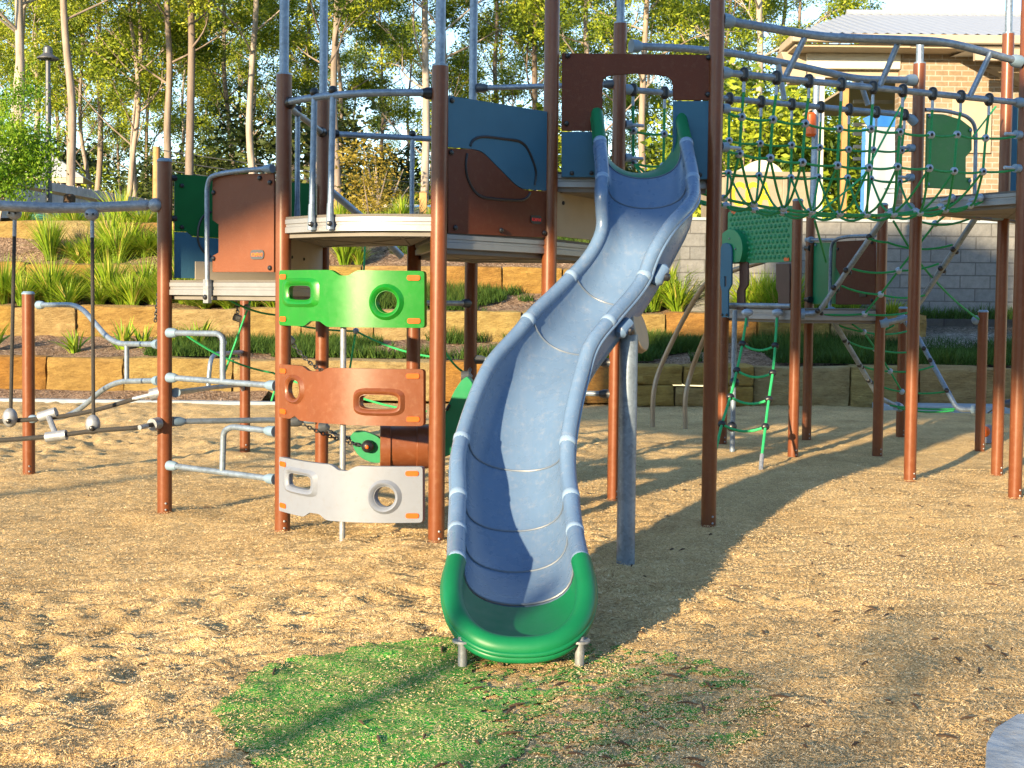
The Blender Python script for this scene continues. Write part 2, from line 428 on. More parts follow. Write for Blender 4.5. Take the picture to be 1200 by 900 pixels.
class MB:
    def __init__(s):
        s.v = []
        s.f = []
        s.m = []

    def add(s, verts, faces, mi=0):
        o = len(s.v)
        s.v += [tuple(v) for v in verts]
        s.f += [tuple(i + o for i in f) for f in faces]
        s.m += [mi] * len(faces)

    def box(s, c, size, mi=0, rot=0.0):
        cx, cy, cz = c
        hx, hy, hz = (k / 2 for k in size)
        cr, sr = math.cos(rot), math.sin(rot)
        vs = []
        for dz in (-hz, hz):
            for dx, dy in ((-hx, -hy), (hx, -hy), (hx, hy), (-hx, hy)):
                vs.append((cx + dx * cr - dy * sr, cy + dx * sr + dy * cr, cz + dz))
        s.add(vs, [(3, 2, 1, 0), (4, 5, 6, 7), (0, 1, 5, 4), (1, 2, 6, 5), (2, 3, 7, 6), (3, 0, 4, 7)], mi)

    def tube(s, pts, r, n=12, mi=0, cap=True, closed=False):
        pts = [Vector(p) for p in pts]
        k = len(pts)
        rs = r if isinstance(r, (list, tuple)) else [r] * k
        T = []
        for i in range(k):
            if closed:
                t = pts[(i + 1) % k] - pts[i - 1]
            else:
                t = pts[min(i + 1, k - 1)] - pts[max(i - 1, 0)]
            T.append(t.normalized())
        a = Vector((0, 0, 1)) if abs(T[0].z) < 0.9 else Vector((1, 0, 0))
        u = T[0].cross(a).normalized()
        vs = []
        for i in range(k):
            u = (u - T[i] * u.dot(T[i])).normalized()
            w = T[i].cross(u)
            for j in range(n):
                th = 2 * math.pi * j / n
                vs.append(pts[i] + (u * math.cos(th) + w * math.sin(th)) * rs[i])
        fs = []
        rng_i = k if closed else k - 1
        for i in range(rng_i):
            i2 = (i + 1) % k
            for j in range(n):
                j2 = (j + 1) % n
                fs.append((i * n + j, i * n + j2, i2 * n + j2, i2 * n + j))
        if cap and not closed:
            fs.append(tuple(range(n - 1, -1, -1)))
            fs.append(tuple((k - 1) * n + j for j in range(n)))
        s.add(vs, fs, mi)

    def sphere(s, c, r, n=10, m=7, mi=0, sc=(1, 1, 1)):
        c = Vector(c)
        vs = [c + Vector((0, 0, r * sc[2]))]
        for i in range(1, m):
            ph = math.pi * i / m
            for j in range(n):
                th = 2 * math.pi * j / n
                vs.append(c + Vector((math.sin(ph) * math.cos(th) * sc[0], math.sin(ph) * math.sin(th) * sc[1], math.cos(ph) * sc[2])) * r)
        vs.append(c - Vector((0, 0, r * sc[2])))
        fs = []
        for j in range(n):
            fs.append((0, 1 + j, 1 + (j + 1) % n))
        for i in range(m - 2):
            for j in range(n):
                a = 1 + i * n + j
                b = 1 + i * n + (j + 1) % n
                fs.append((a, a + n, b + n, b))
        last = len(vs) - 1
        for j in range(n):
            fs.append((last, 1 + (m - 2) * n + (j + 1) % n, 1 + (m - 2) * n + j))
        s.add(vs, fs, mi)

    def prism(s, loops, fn, t0, t1, mi=0):
        """loops of 2D points (outer, holes); fn(u, v, t) -> 3D"""
        flat = [p for lp in loops for p in lp]
        tris = tessellate_polygon([[Vector((p[0], p[1], 0)) for p in lp] for lp in loops])
        n = len(flat)
        vs = [fn(p[0], p[1], t0) for p in flat] + [fn(p[0], p[1], t1) for p in flat]
        fs = []
        for a, b, c in tris:
            fs.append((a, b, c))
            fs.append((n + c, n + b, n + a))
        o = 0
        for lp in loops:
            k = len(lp)
            for i in range(k):
                j = (i + 1) % k
                fs.append((o + i, o + j, n + o + j, n + o + i))
            o += k
        s.add(vs, fs, mi)

    def build(s, name, mats, parent=None, smooth=35, bevel=0.0, off=None):
        me = bpy.data.meshes.new(name)
        o3 = off if off is not None else (OFF.get(parent.name, (0, 0, 0)) if parent else (0, 0, 0))
        vs = [(v[0] - o3[0], v[1] - o3[1], v[2] - o3[2]) for v in s.v]
        me.from_pydata(vs, [], s.f)
        if not isinstance(mats, (list, tuple)):
            mats = [mats]
        for m in mats:
            me.materials.append(m)
        if len(mats) > 1:
            me.polygons.foreach_set('material_index', s.m)
        bm = bmesh.new()
        bm.from_mesh(me)
        bmesh.ops.remove_doubles(bm, verts=bm.verts, dist=0.00005)
        bmesh.ops.recalc_face_normals(bm, faces=bm.faces)
        bm.to_mesh(me)
        bm.free()
        if smooth:
            me.shade_smooth()
            me.set_sharp_from_angle(angle=R(smooth))
        ob = bpy.data.objects.new(name, me)
        COL.objects.link(ob)
        if parent:
            ob.parent = parent
            OFF[ob.name] = o3
        elif off is not None:
            ob.location = off
            OFF[ob.name] = tuple(off)
        if bevel > 0:
            bv = ob.modifiers.new('edge', 'BEVEL')
            bv.width = bevel
            bv.segments = 2
            bv.limit_method = 'ANGLE'
            bv.angle_limit = R(40)
        return ob


def tag(o, label=None, cat=None, group=None, kind=None):
    if label:
        o['label'] = label
    if cat:
        o['category'] = cat
    if group:
        o['group'] = group
    if kind:
        o['kind'] = kind
    return o


def thing(name, loc, label, cat, group=None):
    o = bpy.data.objects.new(name, None)
    o.empty_display_size = 0.1
    COL.objects.link(o)
    o.location = loc
    OFF[o.name] = tuple(loc)
    return tag(o, label, cat, group)


def catmull(pts, n=6, closed=False):
    pts = [Vector(p) for p in pts]
    out = []
    k = len(pts)
    for i in range(k - 1):
        p0 = pts[max(i - 1, 0)]
        p1 = pts[i]
        p2 = pts[i + 1]
        p3 = pts[min(i + 2, k - 1)]
        for j in range(n):
            t = j / n
            out.append(0.5 * ((2 * p1) + (-p0 + p2) * t + (2 * p0 - 5 * p1 + 4 * p2 - p3) * t * t + (-p0 + 3 * p1 - 3 * p2 + p3) * t ** 3))
    out.append(pts[-1])
    return out


def fillet(pts, r=0.08, n=5):
    """polyline with rounded corners"""
    pts = [Vector(p) for p in pts]
    out = [pts[0]]
    for i in range(1, len(pts) - 1):
        a, b, c = pts[i - 1], pts[i], pts[i + 1]
        d1 = (a - b)
        d2 = (c - b)
        k = min(r, d1.length * 0.48, d2.length * 0.48)
        q1 = b + d1.normalized() * k
        q2 = b + d2.normalized() * k
        for j in range(n + 1):
            t = j / n
            out.append(q1 * (1 - t) ** 2 + b * 2 * t * (1 - t) + q2 * t * t)
    out.append(pts[-1])
    return out


def sagline(a, b, sag, n=10):
    a = Vector(a)
    b = Vector(b)
    return [a.lerp(b, i / n) - Vector((0, 0, sag * 4 * (i / n) * (1 - i / n))) for i in range(n + 1)]


def mesh_np(name, V, Fc, mats, tone=None, smooth=False, parent=None):
    """fast mesh from numpy arrays; Fc of shape (n, 3 or 4)"""
    me = bpy.data.meshes.new(name)
    nv, nf, k = len(V), len(Fc), Fc.shape[1]
    me.vertices.add(nv)
    me.vertices.foreach_set('co', np.asarray(V, dtype=np.float32).ravel())
    me.loops.add(nf * k)
    me.loops.foreach_set('vertex_index', Fc.astype(np.int32).ravel())
    me.polygons.add(nf)
    me.polygons.foreach_set('loop_start', np.arange(0, nf * k, k, dtype=np.int32))
    me.polygons.foreach_set('loop_total', np.full(nf, k, dtype=np.int32))
    if smooth:
        me.polygons.foreach_set('use_smooth', np.ones(nf, dtype=bool))
    me.update(calc_edges=True)
    if tone is not None:
        at = me.attributes.new('tone', 'FLOAT', 'POINT')
        at.data.foreach_set('value', np.asarray(tone, dtype=np.float32))
    for m in (mats if isinstance(mats, (list, tuple)) else [mats]):
        me.materials.append(m)
    return me


def link(name, me, loc=(0, 0, 0), parent=None, rotz=0, scale=1):
    ob = bpy.data.objects.new(name, me)
    COL.objects.link(ob)
    ob.location = loc
    ob.rotation_euler = (0, 0, rotz)
    ob.scale = (scale,) * 3 if not isinstance(scale, tuple) else scale
    if parent:
        ob.parent = parent
    return ob


# ------------------------------------------------------------------ light
SUN_AZ = Vector((0.537, 0.8435, 0)).normalized()     # horizontal travel direction
SUN_EL = R(12.5)
TE = math.tan(SUN_EL)
sl = bpy.data.lights.new('sun', 'SUN')
sl.energy = 5.0
sl.angle = R(0.8)
sl.color = (1.0, 0.775, 0.47)
so = bpy.data.objects.new('sun', sl)
COL.objects.link(so)
sdir = Vector((SUN_AZ.x * math.cos(SUN_EL), SUN_AZ.y * math.cos(SUN_EL), -math.sin(SUN_EL)))
so.rotation_euler = sdir.to_track_quat('-Z', 'Y').to_euler()
so.location = (-8, -12, 12)
w = bpy.data.worlds.new('World')
scene.world = w
w.use_nodes = True
wn = w.node_tree
sky = wn.nodes.new('ShaderNodeTexSky')
sky.sky_type = 'NISHITA'
sky.sun_disc = False
sky.sun_elevation = SUN_EL
sky.sun_rotation = math.atan2(-SUN_AZ.x, -SUN_AZ.y)
sky.air_density = 1.0
sky.dust_density = 0.15
sky.ozone_density = 2.0
bg = wn.nodes['Background']
wn.links.new(sky.outputs[0], bg.inputs[0])
bg.inputs[1].default_value = 0.145

vs_ = scene.view_settings
vs_.view_transform = 'Standard'
vs_.look = 'None'
vs_.exposure = 1.58
vs_.gamma = 1
scene.cycles.use_denoising = True
scene.cycles.max_bounces = 6
scene.cycles.transparent_max_bounces = 6
scene.cycles.sample_clamp_indirect = 6


# ------------------------------------------------------------------ ground
def smooth01(a):
    a = np.clip(a, 0, 1)
    return a * a * (3 - 2 * a)


MAT_PX = [(246, 835), (262, 812), (292, 788), (345, 772), (420, 761), (500, 752), (560, 749), (640, 752), (720, 760), (800, 772), (862, 790), (905, 822),
          (918, 850), (890, 872), (850, 886), (800, 905), (760, 930), (600, 960), (420, 950), (330, 925), (290, 893), (262, 862)]
MAT = [G(x, y) for x, y in MAT_PX]
MAT_C = Vector((sum(p.x for p in MAT) / len(MAT), sum(p.y for p in MAT) / len(MAT)))


def proj(p):
    d = CM.transposed() @ (Vector(p) - Vector((0, 0, CAMZ)))
    return 600 + F * d.x / -d.z, 450 + SHIFT * 1200 - F * d.y / -d.z


def inside(poly, x, y):
    c = np.zeros(np.shape(x), dtype=bool)
    k = len(poly)
    for i in range(k):
        x1, y1 = poly[i][0], poly[i][1]
        x2, y2 = poly[i - 1][0], poly[i - 1][1]
        cond = ((y1 > y) != (y2 > y)) & (x < (x2 - x1) * (y - y1) / (y2 - y1 + 1e-12) + x1)
        c ^= cond
    return c


POSTS_PX = dict(A=(34, 556), B=(193, 600), C=(331, 623), D=(511, 642), F=(830, 617), K=(719, 587), G=(287, 530),
                V=(846, 521), N=(929, 537), W=(945, 516), O=(1028, 535), T=(1055, 513), U=(1148, 527), Q=(1066, 565), R=(1168, 557), S=(1189, 585))
PB = {k: G(*v) for k, v in POSTS_PX.items()}
PB['E'] = Vector((0.245, PB['F'].y - 0.02, 0))
PB['H'] = Vector((-1.455, 9.15, 0))
PB['I'] = Vector((-0.72, 8.72, 0))
PB['J'] = Vector((-0.325, 9.35, 0))


def ground_z(x, y):
    x = np.asarray(x, dtype=float)
    y = np.asarray(y, dtype=float)
    ux = x * 0.9 + y * 0.35
    uy = y * 0.95 - x * 0.3
    z = 0.085 * vnoise(x * 0.45 + 9, y * 0.5 + 3)
    h1 = vnoise(ux * 1.6 + 31, uy * 2.6 + 7)
    h2 = vnoise(ux * 4.4 + 57, uy * 7.6 + 19)
    h3 = vnoise(ux * 9.5 + 5, uy * 16 + 77)
    h4 = vnoise(ux * 19 + 15, uy * 26 + 7)
    am = 0.35 + 1.1 * smooth01((vnoise(x * 0.35 + 70, y * 0.4 + 11) + 0.32) / 0.55)
    am = am * (1.25 - 0.65 * smooth01((x - 0.2) / 1.6))
    z = z + am * (0.022 * h1 - 0.016 * np.clip(np.abs(h2) * 1.6 - 0.18, 0, 1) + 0.034 * h3 + 0.016 * h4)
    d = np.hypot((x - MAT_C.x) / 1.35, (y - MAT_C.y) / 1.15)
    z = z * (0.16 + 0.84 * smooth01((d - 0.55) / 0.6))
    for k in ('A', 'B', 'C', 'D', 'F', 'K', 'G', 'N', 'W', 'O', 'Q', 'R', 'S'):
        p = PB[k]
        q = np.hypot(x - p.x, y - p.y)
        z = z * (1 - 0.75 * np.exp(-(q / 0.25) ** 2)) + 0.018 * np.exp(-((q - 0.2) / 0.16) ** 2)
    # ridge raked up under the climbing boards and by the bridge
    q = np.hypot((x + 0.9) / 0.9, (y - 7.0) / 0.5)
    z = z + 0.05 * np.exp(-q ** 2)
    return z


lawn_mb = MB()
xs = np.concatenate([np.arange(-60, -9, 3.0), np.arange(-9, 9.001, 0.035), np.arange(10, 61, 3.0)])
ys = [1.6]
while ys[-1] < 18.3:
    ys.append(ys[-1] + max(0.022, 0.0052 * ys[-1]))
ys = np.concatenate([np.array([0.9, 1.2]), np.array(ys), np.array([18.5, 19])])
X, Y = np.meshgrid(xs, ys)
Z = ground_z(X, Y)
Z = np.where((np.abs(X) > 9.01) | (Y < 1.55), 0, Z)
nx, ny = len(xs), len(ys)
V = np.stack([X.ravel(), Y.ravel(), Z.ravel()], 1)
ii, jj = np.meshgrid(np.arange(nx - 1), np.arange(ny - 1))
a = (jj * nx + ii).ravel()
Fc = np.stack([a, a + 1, a + nx + 1, a + nx], 1)
g = link('ground', mesh_np('ground', V, Fc, M['chips'], smooth=True))
tag(g, kind='structure')


def gz(x, y):
    return float(ground_z(np.array([x]), np.array([y]))[0])


# green rubber mat under the slide exit: follows the ground 8 mm above it
def mat_mesh():
    st = 0.013
    mx0, mx1 = min(p.x for p in MAT) - .1, max(p.x for p in MAT) + .1
    my0, my1 = min(p.y for p in MAT) - .1, max(p.y for p in MAT) + .1
    gx = np.arange(mx0, mx1, st)
    gy = np.arange(my0, my1, st)
    X, Y = np.meshgrid(gx, gy)
    wx = X + 0.07 * vnoise(X * 5, Y * 5) + 0.035 * vnoise(X * 31, Y * 31)
    wy = Y + 0.07 * vnoise(X * 5 + 40, Y * 5) + 0.035 * vnoise(X * 31 + 9, Y * 31)
    ins = inside(MAT, wx, wy)
    nx = len(gx)
    Z = ground_z(X, Y) + 0.008
    V = np.stack([X.ravel(), Y.ravel(), Z.ravel()], 1)
    ii, jj = np.meshgrid(np.arange(nx - 1), np.arange(len(gy) - 1))
    hole = .55 * vnoise(X * 9 + 3, Y * 15) + .8 * vnoise(X * 30, Y * 38) + .75 * vnoise(X * 70, Y * 70)
    thr = -1.2 + 1.12 * smooth01((X + .38 + .5 * vnoise(X * 2.2, Y * 3)) / .55)
    ins &= hole > thr
    keep = (ins[:-1, :-1] & ins[1:, 1:]).ravel()
    a = (jj * nx + ii).ravel()[keep]
    Fc = np.stack([a, a + 1, a + nx + 1, a + nx], 1)
    used, inv = np.unique(Fc, return_inverse=True)
    return mesh_np('rubber_mat', V[used], inv.reshape(-1, 4), M['rubber'], smooth=True)


mo = link('rubber_mat', mat_mesh())
tag(mo, 'worn green rubber safety mat half buried in wood chips at the slide exit', 'safety mat')


# loose wood chips
def chips():
    n = 420000
    u = rng.random(n)
    y = 3.55 + (u ** 1.75) * 7.5
    x = (rng.random(n) * 2 - 1) * (0.47 * y + 0.2)
    inm = inside(MAT, x + 0.07 * vnoise(x * 5, y * 5) + .12 * (rng.random(n) - .5), y + 0.07 * vnoise(x * 5 + 40, y * 5) + .12 * (rng.random(n) - .5))
    cover = 0.28 + 0.56 * smooth01((x + 0.20) / 0.8) + 0.7 * vnoise(x * 3.1 + 4, y * 4.3) + 0.5 * vnoise(x * 11, y * 13)
    keep = (~inm) | (rng.random(n) < np.clip(cover, 0.12, 0.93))
    x = x[keep]
    y = y[keep]
    n = len(x)
    ln = 0.0045 + 0.0135 * rng.random(n) ** 2.0
    wd = 0.0014 + 0.0026 * rng.random(n)
    om = inside(MAT, x, y)
    ln = np.where(om, .004 + .6 * (ln - .0045), ln)
    th = rng.random(n) * np.pi
    tl = (rng.random(n) - 0.5) * 0.9
    rl = (rng.random(n) - 0.5) * 1.6
    dx = np.stack([np.cos(th) * np.cos(tl), np.sin(th) * np.cos(tl), np.sin(tl)], 1)
    px = np.stack([-np.sin(th) * np.cos(rl), np.cos(th) * np.cos(rl), np.sin(rl)], 1)
    c = np.stack([x, y, ground_z(x, y) + 0.010 + 0.004 * rng.random(n)], 1)
    c[:, 2] += np.abs(dx[:, 2]) * ln * 0.5
    l2 = (ln / 2)[:, None]
    w2 = (wd / 2)[:, None]
    V = np.stack([c - dx * l2 - px * w2, c + dx * l2 - px * w2 * 0.6, c + dx * l2 + px * w2, c - dx * l2 + px * w2 * 0.7], 1).reshape(-1, 3)
    Fc = np.arange(n * 4).reshape(-1, 4)
    tone = np.clip(rng.beta(2.2, 2.0, n) + 0.3 * vnoise(x * 2, y * 2), 0, 1)
    return mesh_np('wood_chips', V, Fc, M['chip_bits'], tone=np.repeat(tone, 4))


co_ = link('wood_chips', chips())
tag(co_, 'loose tan wood chips strewn over the play area', 'wood chips', kind='stuff')


# dark twigs and bark scraps lying on the chips
def twigs():
    mb = MB()
    r0 = random.Random(12)
    for i in range(130):
        y = 3.8 + 6 * r0.random() ** 1.5
        x = r0.uniform(-0.1, 0.46) * y if r0.random() < .75 else r0.uniform(-.45, .45) * y
        l = r0.uniform(.02, .09)
        t = r0.uniform(0, 3.14)
        z = gz(x, y) + .012
        p = Vector((x, y, z))
        d = Vector((math.cos(t), math.sin(t), r0.uniform(-.05, .1))) * l
        mb.tube([p, p + d * .5 + Vector((0, 0, .004)), p + d], [.003, .006, .002], 5)
    o = mb.build('twigs', M['stump'])
    tag(o, 'dark twigs and bark scraps scattered on the wood chips', 'twigs', kind='stuff')


twigs()

# concrete corner at bottom right: raised kerb
kp = [G(x, y, 0.11) for x, y in ((1154, 905), (1156, 870), (1166, 852), (1192, 836), (1300, 826), (1400, 1000), (1180, 1000))]
mb = MB()
mb.prism([[(p.x, p.y) for p in kp]], lambda u, v, t: (u, v, t), -0.05, 0.11)
o = mb.build('concrete_kerb', M['pale_stone'], bevel=0.006, smooth=20)
tag(o, kind='structure')

# pale concrete edging between chips and garden
mb = MB()
ep = [P(-60, 477, 16.75), P(100, 477.5, 16.75), P(330, 474, 17.0)]
mb.box((-6.2, 16.75, 0.0), (6.6, 0.16, 0.12), rot=-0.01)
mb.box((6.2, 17.1, 0.03), (1.9, 0.5, 0.12), rot=-0.03)
o = mb.build('garden_edging', M['concrete'], bevel=0.01)
tag(o, kind='structure')


# ------------------------------------------------------------------ garden terraces
def bed(name, x0, x1, yz, mat, st=0.12, amp=0.05):
    gx = np.arange(x0, x1 + st, st)
    ya = np.array([a for a, _ in yz])
    gy = np.arange(ya[0], ya[-1] + 1e-6, st)
    X, Y = np.meshgrid(gx, gy)
    Z = np.interp(Y, ya, np.array([b for _, b in yz])) + amp * (vnoise(X * 1.3, Y * 1.7) + 0.6 * vnoise(X * 4.1, Y * 4.9) + 0.4 * vnoise(X * 11, Y * 11))
    nx = len(gx)
    ii, jj = np.meshgrid(np.arange(nx - 1), np.arange(len(gy) - 1))
    a = (jj * nx + ii).ravel()
    o = link(name, mesh_np(name, np.stack([X.ravel(), Y.ravel(), Z.ravel()], 1), np.stack([a, a + 1, a + nx + 1, a + nx], 1), mat, smooth=True))
    tag(o, kind='structure')
    return o


bed('ground_strip', -14, -3.6, [(16.8, 0.02), (17.4, 0.14), (17.8, 0.14)], M['mulch'])
bed('garden_bed', -14, 15, [(17.7, 0.52), (18.2, 0.60), (20.4, 0.88), (20.9, 0.95)], M['mulch'])
bed('garden_bed', -14, 3.6, [(20.2, 1.26), (20.8, 1.36), (22.4, 1.72)], M['mulch'])
bed('garden_bed', -14, 3.6, [(22.2, 2.06), (22.8, 2.15), (24.2, 2.72), (25.3, 3.10)], M['mulch'])

# plateau to the horizon
mb = MB()
mb.add([(-600, 25.2, 3.12), (600, 25.2, 3.12), (600, 900, 3.12), (-600, 900, 3.12)], [(0, 1, 2, 3)])
mb.add([(2.9, 21.0, 2.93), (40, 21.0, 2.93), (40, 25.2, 3.12), (2.9, 25.2, 3.12)], [(0, 1, 2, 3)])
o = mb.build('upper_ground', M['soil'], smooth=0)
tag(o, kind='structure')
mb = MB()
mb.add([(-600, 1.0, -0.012), (600, 1.0, -0.012), (600, -900, -0.012), (-600, -900, -0.012)], [(3, 2, 1, 0)])
o = mb.build('unseen_lawn', M['unseen_lawn'], smooth=0)  # dark grass added out of view to cut ground bounce
tag(o, kind='structure')
# road beyond the garden
mb = MB()
mb.add([(-60, 36.5, 3.126), (60, 36.5, 3.126), (60, 43.5, 3.126), (-60, 43.5, 3.126)], [(0, 1, 2, 3)])
o = mb.build('road', M['asphalt'], smooth=0)
tag(o, kind='structure')


def stone_block(name, x0, x1, yf, z0, z1, depth, parent, rnd):
    mb = MB()
    nx_, nz_, ny_ = max(5, int((x1 - x0) / 0.07)), 9, 4
    g = 0.005
    # six rounded faces as a deformed box grid
    bm = bmesh.new()
    pts = {}

    def vert(i, j, k):
        key = (i, j, k)
        if key not in pts:
            u, v, w_ = i / nx_, j / ny_, k / nz_
            x = x0 + g + (x1 - x0 - 2 * g) * u
            y = yf + depth * v
            z = z0 + (z1 - z0) * w_
            ph = rnd * 37
            y += 0.05 * (vnoise(np.array(x * 2.2 + ph), np.array(z * 3.5 + ph)) + 0.9 * vnoise(np.array(x * 8 + ph), np.array(z * 11)) + .5 * vnoise(np.array(x * 19 + ph), np.array(z * 23))) if j == 0 else 0
            z += 0.05 * (vnoise(np.array(x * 1.7 + ph), np.array(y * 3.0 + ph))) if k == nz_ else 0
            # round the arrises
            e = sum(1 for t in (i in (0, nx_), j in (0, ny_), k in (0, nz_)) if t)
            if e >= 2:
                x += (0.010 if i == 0 else (-0.010 if i == nx_ else 0)) * (1 + 2 * float(vnoise(np.array(y * 7 + ph), np.array(z * 7))))
                y += 0.010 + .03 * max(0, float(vnoise(np.array(x * 5 + ph), np.array(z * 6 + 3)))) if j == 0 else 0
                z -= 0.016 if k == nz_ else 0
            pts[key] = bm.verts.new((float(x), float(y), float(z)))
        return pts[key]
    for i in range(nx_):
        for k in range(nz_):
            for j in (0, ny_):
                bm.faces.new((vert(i, j, k), vert(i + 1, j, k), vert(i + 1, j, k + 1), vert(i, j, k + 1)))
        for j in range(ny_):
            for k in (0, nz_):
                bm.faces.new((vert(i, j, k), vert(i + 1, j, k), vert(i + 1, j + 1, k), vert(i, j + 1, k)))
    for j in range(ny_):
        for k in range(nz_):
            for i in (0, nx_):
                bm.faces.new((vert(i, j, k), vert(i, j + 1, k), vert(i, j + 1, k + 1), vert(i, j, k + 1)))
    bmesh.ops.recalc_face_normals(bm, faces=bm.faces)
    c = Vector(((x0 + x1) / 2, yf, z0))
    bmesh.ops.translate(bm, verts=bm.verts, vec=-c)
    me = bpy.data.meshes.new(name)
    bm.to_mesh(me)
    bm.free()
    me.shade_smooth()
    me.set_sharp_from_angle(angle=R(28))
    me.materials.append(M['stone'])
    o = link(name, me, c - Vector(OFF[parent.name]), parent)
    return o


def stone_wall(label, x0, x1, yf, z0, z1, lens=(0.9, 1.7), depth=0.45, seed=1, courses=1):
    t = thing('retaining_wall', ((x0 + x1) / 2, yf, z0), label, 'retaining wall')
    r0 = random.Random(seed)
    for c in range(courses):
        za = z0 + (z1 - z0) * c / courses
        zb = z0 + (z1 - z0) * (c + 1) / courses
        x = x0
        while x < x1 - 0.2:
            l = min(r0.uniform(*lens), x1 - x)
            if x1 - x - l < 0.4:
                l = x1 - x
            stone_block('stone_block', x, x + l, yf + r0.uniform(-0.03, 0.03), za, zb - r0.uniform(0, 0.03), depth, t, r0.random())
            x += l
    return t


stone_wall('lowest sandstone retaining wall of single long blocks edging the wood chips', -13, 1.55, 17.5, 0.02, 0.63, seed=4)
stone_wall('two-course stretch of the lowest sandstone wall right of the slide', 1.55, 3.55, 17.42, 0.0, 0.62, lens=(0.6, 1.1), seed=9, courses=2)
stone_wall('shaded brown sandstone wall at the chips behind the low platform', 3.55, 14, 17.5, 0.0, 0.62, lens=(1.0, 1.9), seed=12)
stone_wall('second sandstone wall up from the chips between plant terraces', -13, 6.95, 20.0, 0.74, 1.35, lens=(0.9, 1.6), seed=21)
stone_wall('third sandstone wall up, below the top planted slope', -13, 3.0, 22.05, 1.62, 2.13, lens=(0.9, 1.6), seed=33)
stone_wall('topmost short sandstone wall below the paling fence', -13, -6.6, 24.0, 2.5, 3.02, lens=(0.8, 1.5), seed=41)

# grey block wall on the right with its return
t = thing('block_wall', (8, 20.7, 0.9), 'tall grey split-face block retaining wall below the brick house', 'retaining wall')
mb = MB()
mb.box((8.9, 20.8, 1.9), (12.0, 0.2, 2.06))
mb.box((3.0, 22.0, 1.9), (0.2, 2.2, 2.05))
mb.build('block_face', M['block'], t, smooth=0)
mb = MB()
mb.box((8.9, 20.8, 2.955), (12.06, 0.24, 0.05))
mb.build('capping', M['concrete'], t, bevel=0.005)


# ------------------------------------------------------------------ play equipment helpers
PR = 0.0508


def post(parent, key, ztop, pole=None, cap=True, lean=None):
    p = PB[key]
    mb = MB()
    zb = -0.25
    mb.tube([(p.x, p.y, zb), (p.x, p.y, ztop)], PR, 24)
    zg = gz(p.x, p.y)
    for th in (-1.15,):
        mb.sphere((p.x + math.cos(th) * PR, p.y + math.sin(th) * PR, zg + 0.03), 0.008, 8, 5, 1)
        mb.sphere((p.x + math.cos(th) * PR, p.y + math.sin(th) * PR, zg + 0.075), 0.008, 8, 5, 1)
    o = mb.build('post', [M['post'], M['galv_pale']], parent)
    if pole:
        mb = MB()
        mb.tube([(p.x, p.y, ztop - 0.02), (p.x, p.y, pole)], 0.031, 16)
        mb.tube([(p.x, p.y, ztop), (p.x, p.y, ztop + 0.012)], PR * 0.96, 20)
        mb.build('upper_pole', M['galv'], o)
    elif cap:
        mb = MB()
        mb.tube([(p.x, p.y, ztop + 0.001), (p.x, p.y, ztop + 0.010), (p.x, p.y, ztop + 0.026)], [PR * 1.06, PR * 1.06, PR * 0.75], 20)
        mb.build('cap', M['cap'], o)
    return o


def zat(key, py):
    """height at which a post crosses image row py"""
    p = PB[key]
    px = 600 + p.x / p.y * F
    for _ in range(4):
        a = P(px, py, p.y)
        px += (p.x - a.x) / p.y * F
    return P(px, py, p.y).z


def bar(name, pts, r, mat, parent, sockets=(1, 1), socket_mat=None, n=14):
    mb = MB()
    mb.tube(pts, r, n)
    pts = [Vector(p) for p in pts]
    for flag, a, b in ((sockets[0], pts[0], pts[1]), (sockets[1], pts[-1], pts[-2])):
        if flag:
            d = (b - a).normalized()
            mb.tube([a - d * 0.01, a + d * 0.045, a + d * 0.075], [r * 1.75, r * 1.65, r * 1.15], 14, 1)
    return mb.build(name, [mat, socket_mat or M['socket']], parent)


def trim(a, b, k=PR * 0.9):
    """shorten the segment between two post centres to the post faces"""
    a, b = Vector(a), Vector(b)
    d = (b - a).normalized()
    return a + d * k, b - d * k


class Plane:
    """vertical panel plane through two posts; maps pixels to (s, z)"""

    def __init__(s, A, B):
        s.A = Vector((A.x, A.y, 0))
        s.B = Vector((B.x, B.y, 0))
        s.d = (s.B - s.A).normalized()
        s.n = Vector((s.d.y, -s.d.x, 0))  # towards the camera for left to right planes
        s.L = (s.B - s.A).length

    def uv(s, px, py):
        p = PV(px, py, s.A, s.B)
        return ((p - s.A).dot(s.d), p.z)

    def at(s, u, z, t=0.0):
        return s.A + s.d * u + s.n * t + Vector((0, 0, z))

    def fn(s, bulge=0.0):
        def f(u, v, t):
            b = bulge * math.sin(math.pi * min(max(u / s.L, 0), 1)) if bulge else 0
            return s.at(u, v, t + b)
        return f


def rounded(pts, r=0.03, n=4):
    """closed 2D outline with rounded corners"""
    out = []
    k = len(pts)
    for i in range(k):
        a, b, c = Vector(pts[i - 1]).to_2d(), Vector(pts[i]).to_2d(), Vector(pts[(i + 1) % k]).to_2d()
        d1, d2 = a - b, c - b
        q = min(r, d1.length * .45, d2.length * .45)
        q1, q2 = b + d1.normalized() * q, b + d2.normalized() * q
        for j in range(n + 1):
            t = j / n
            p = q1 * (1 - t) ** 2 + b * 2 * t * (1 - t) + q2 * t * t
            out.append((p.x, p.y))
    return out


def superell(cx, cy, rx, ry, p=2.0, n=28):
    out = []
    for i in range(n):
        t = 2 * math.pi * i / n
        c, s_ = math.cos(t), math.sin(t)
        out.append((cx + rx * math.copysign(abs(c) ** (2 / p), c), cy + ry * math.copysign(abs(s_) ** (2 / p), s_)))
    return out


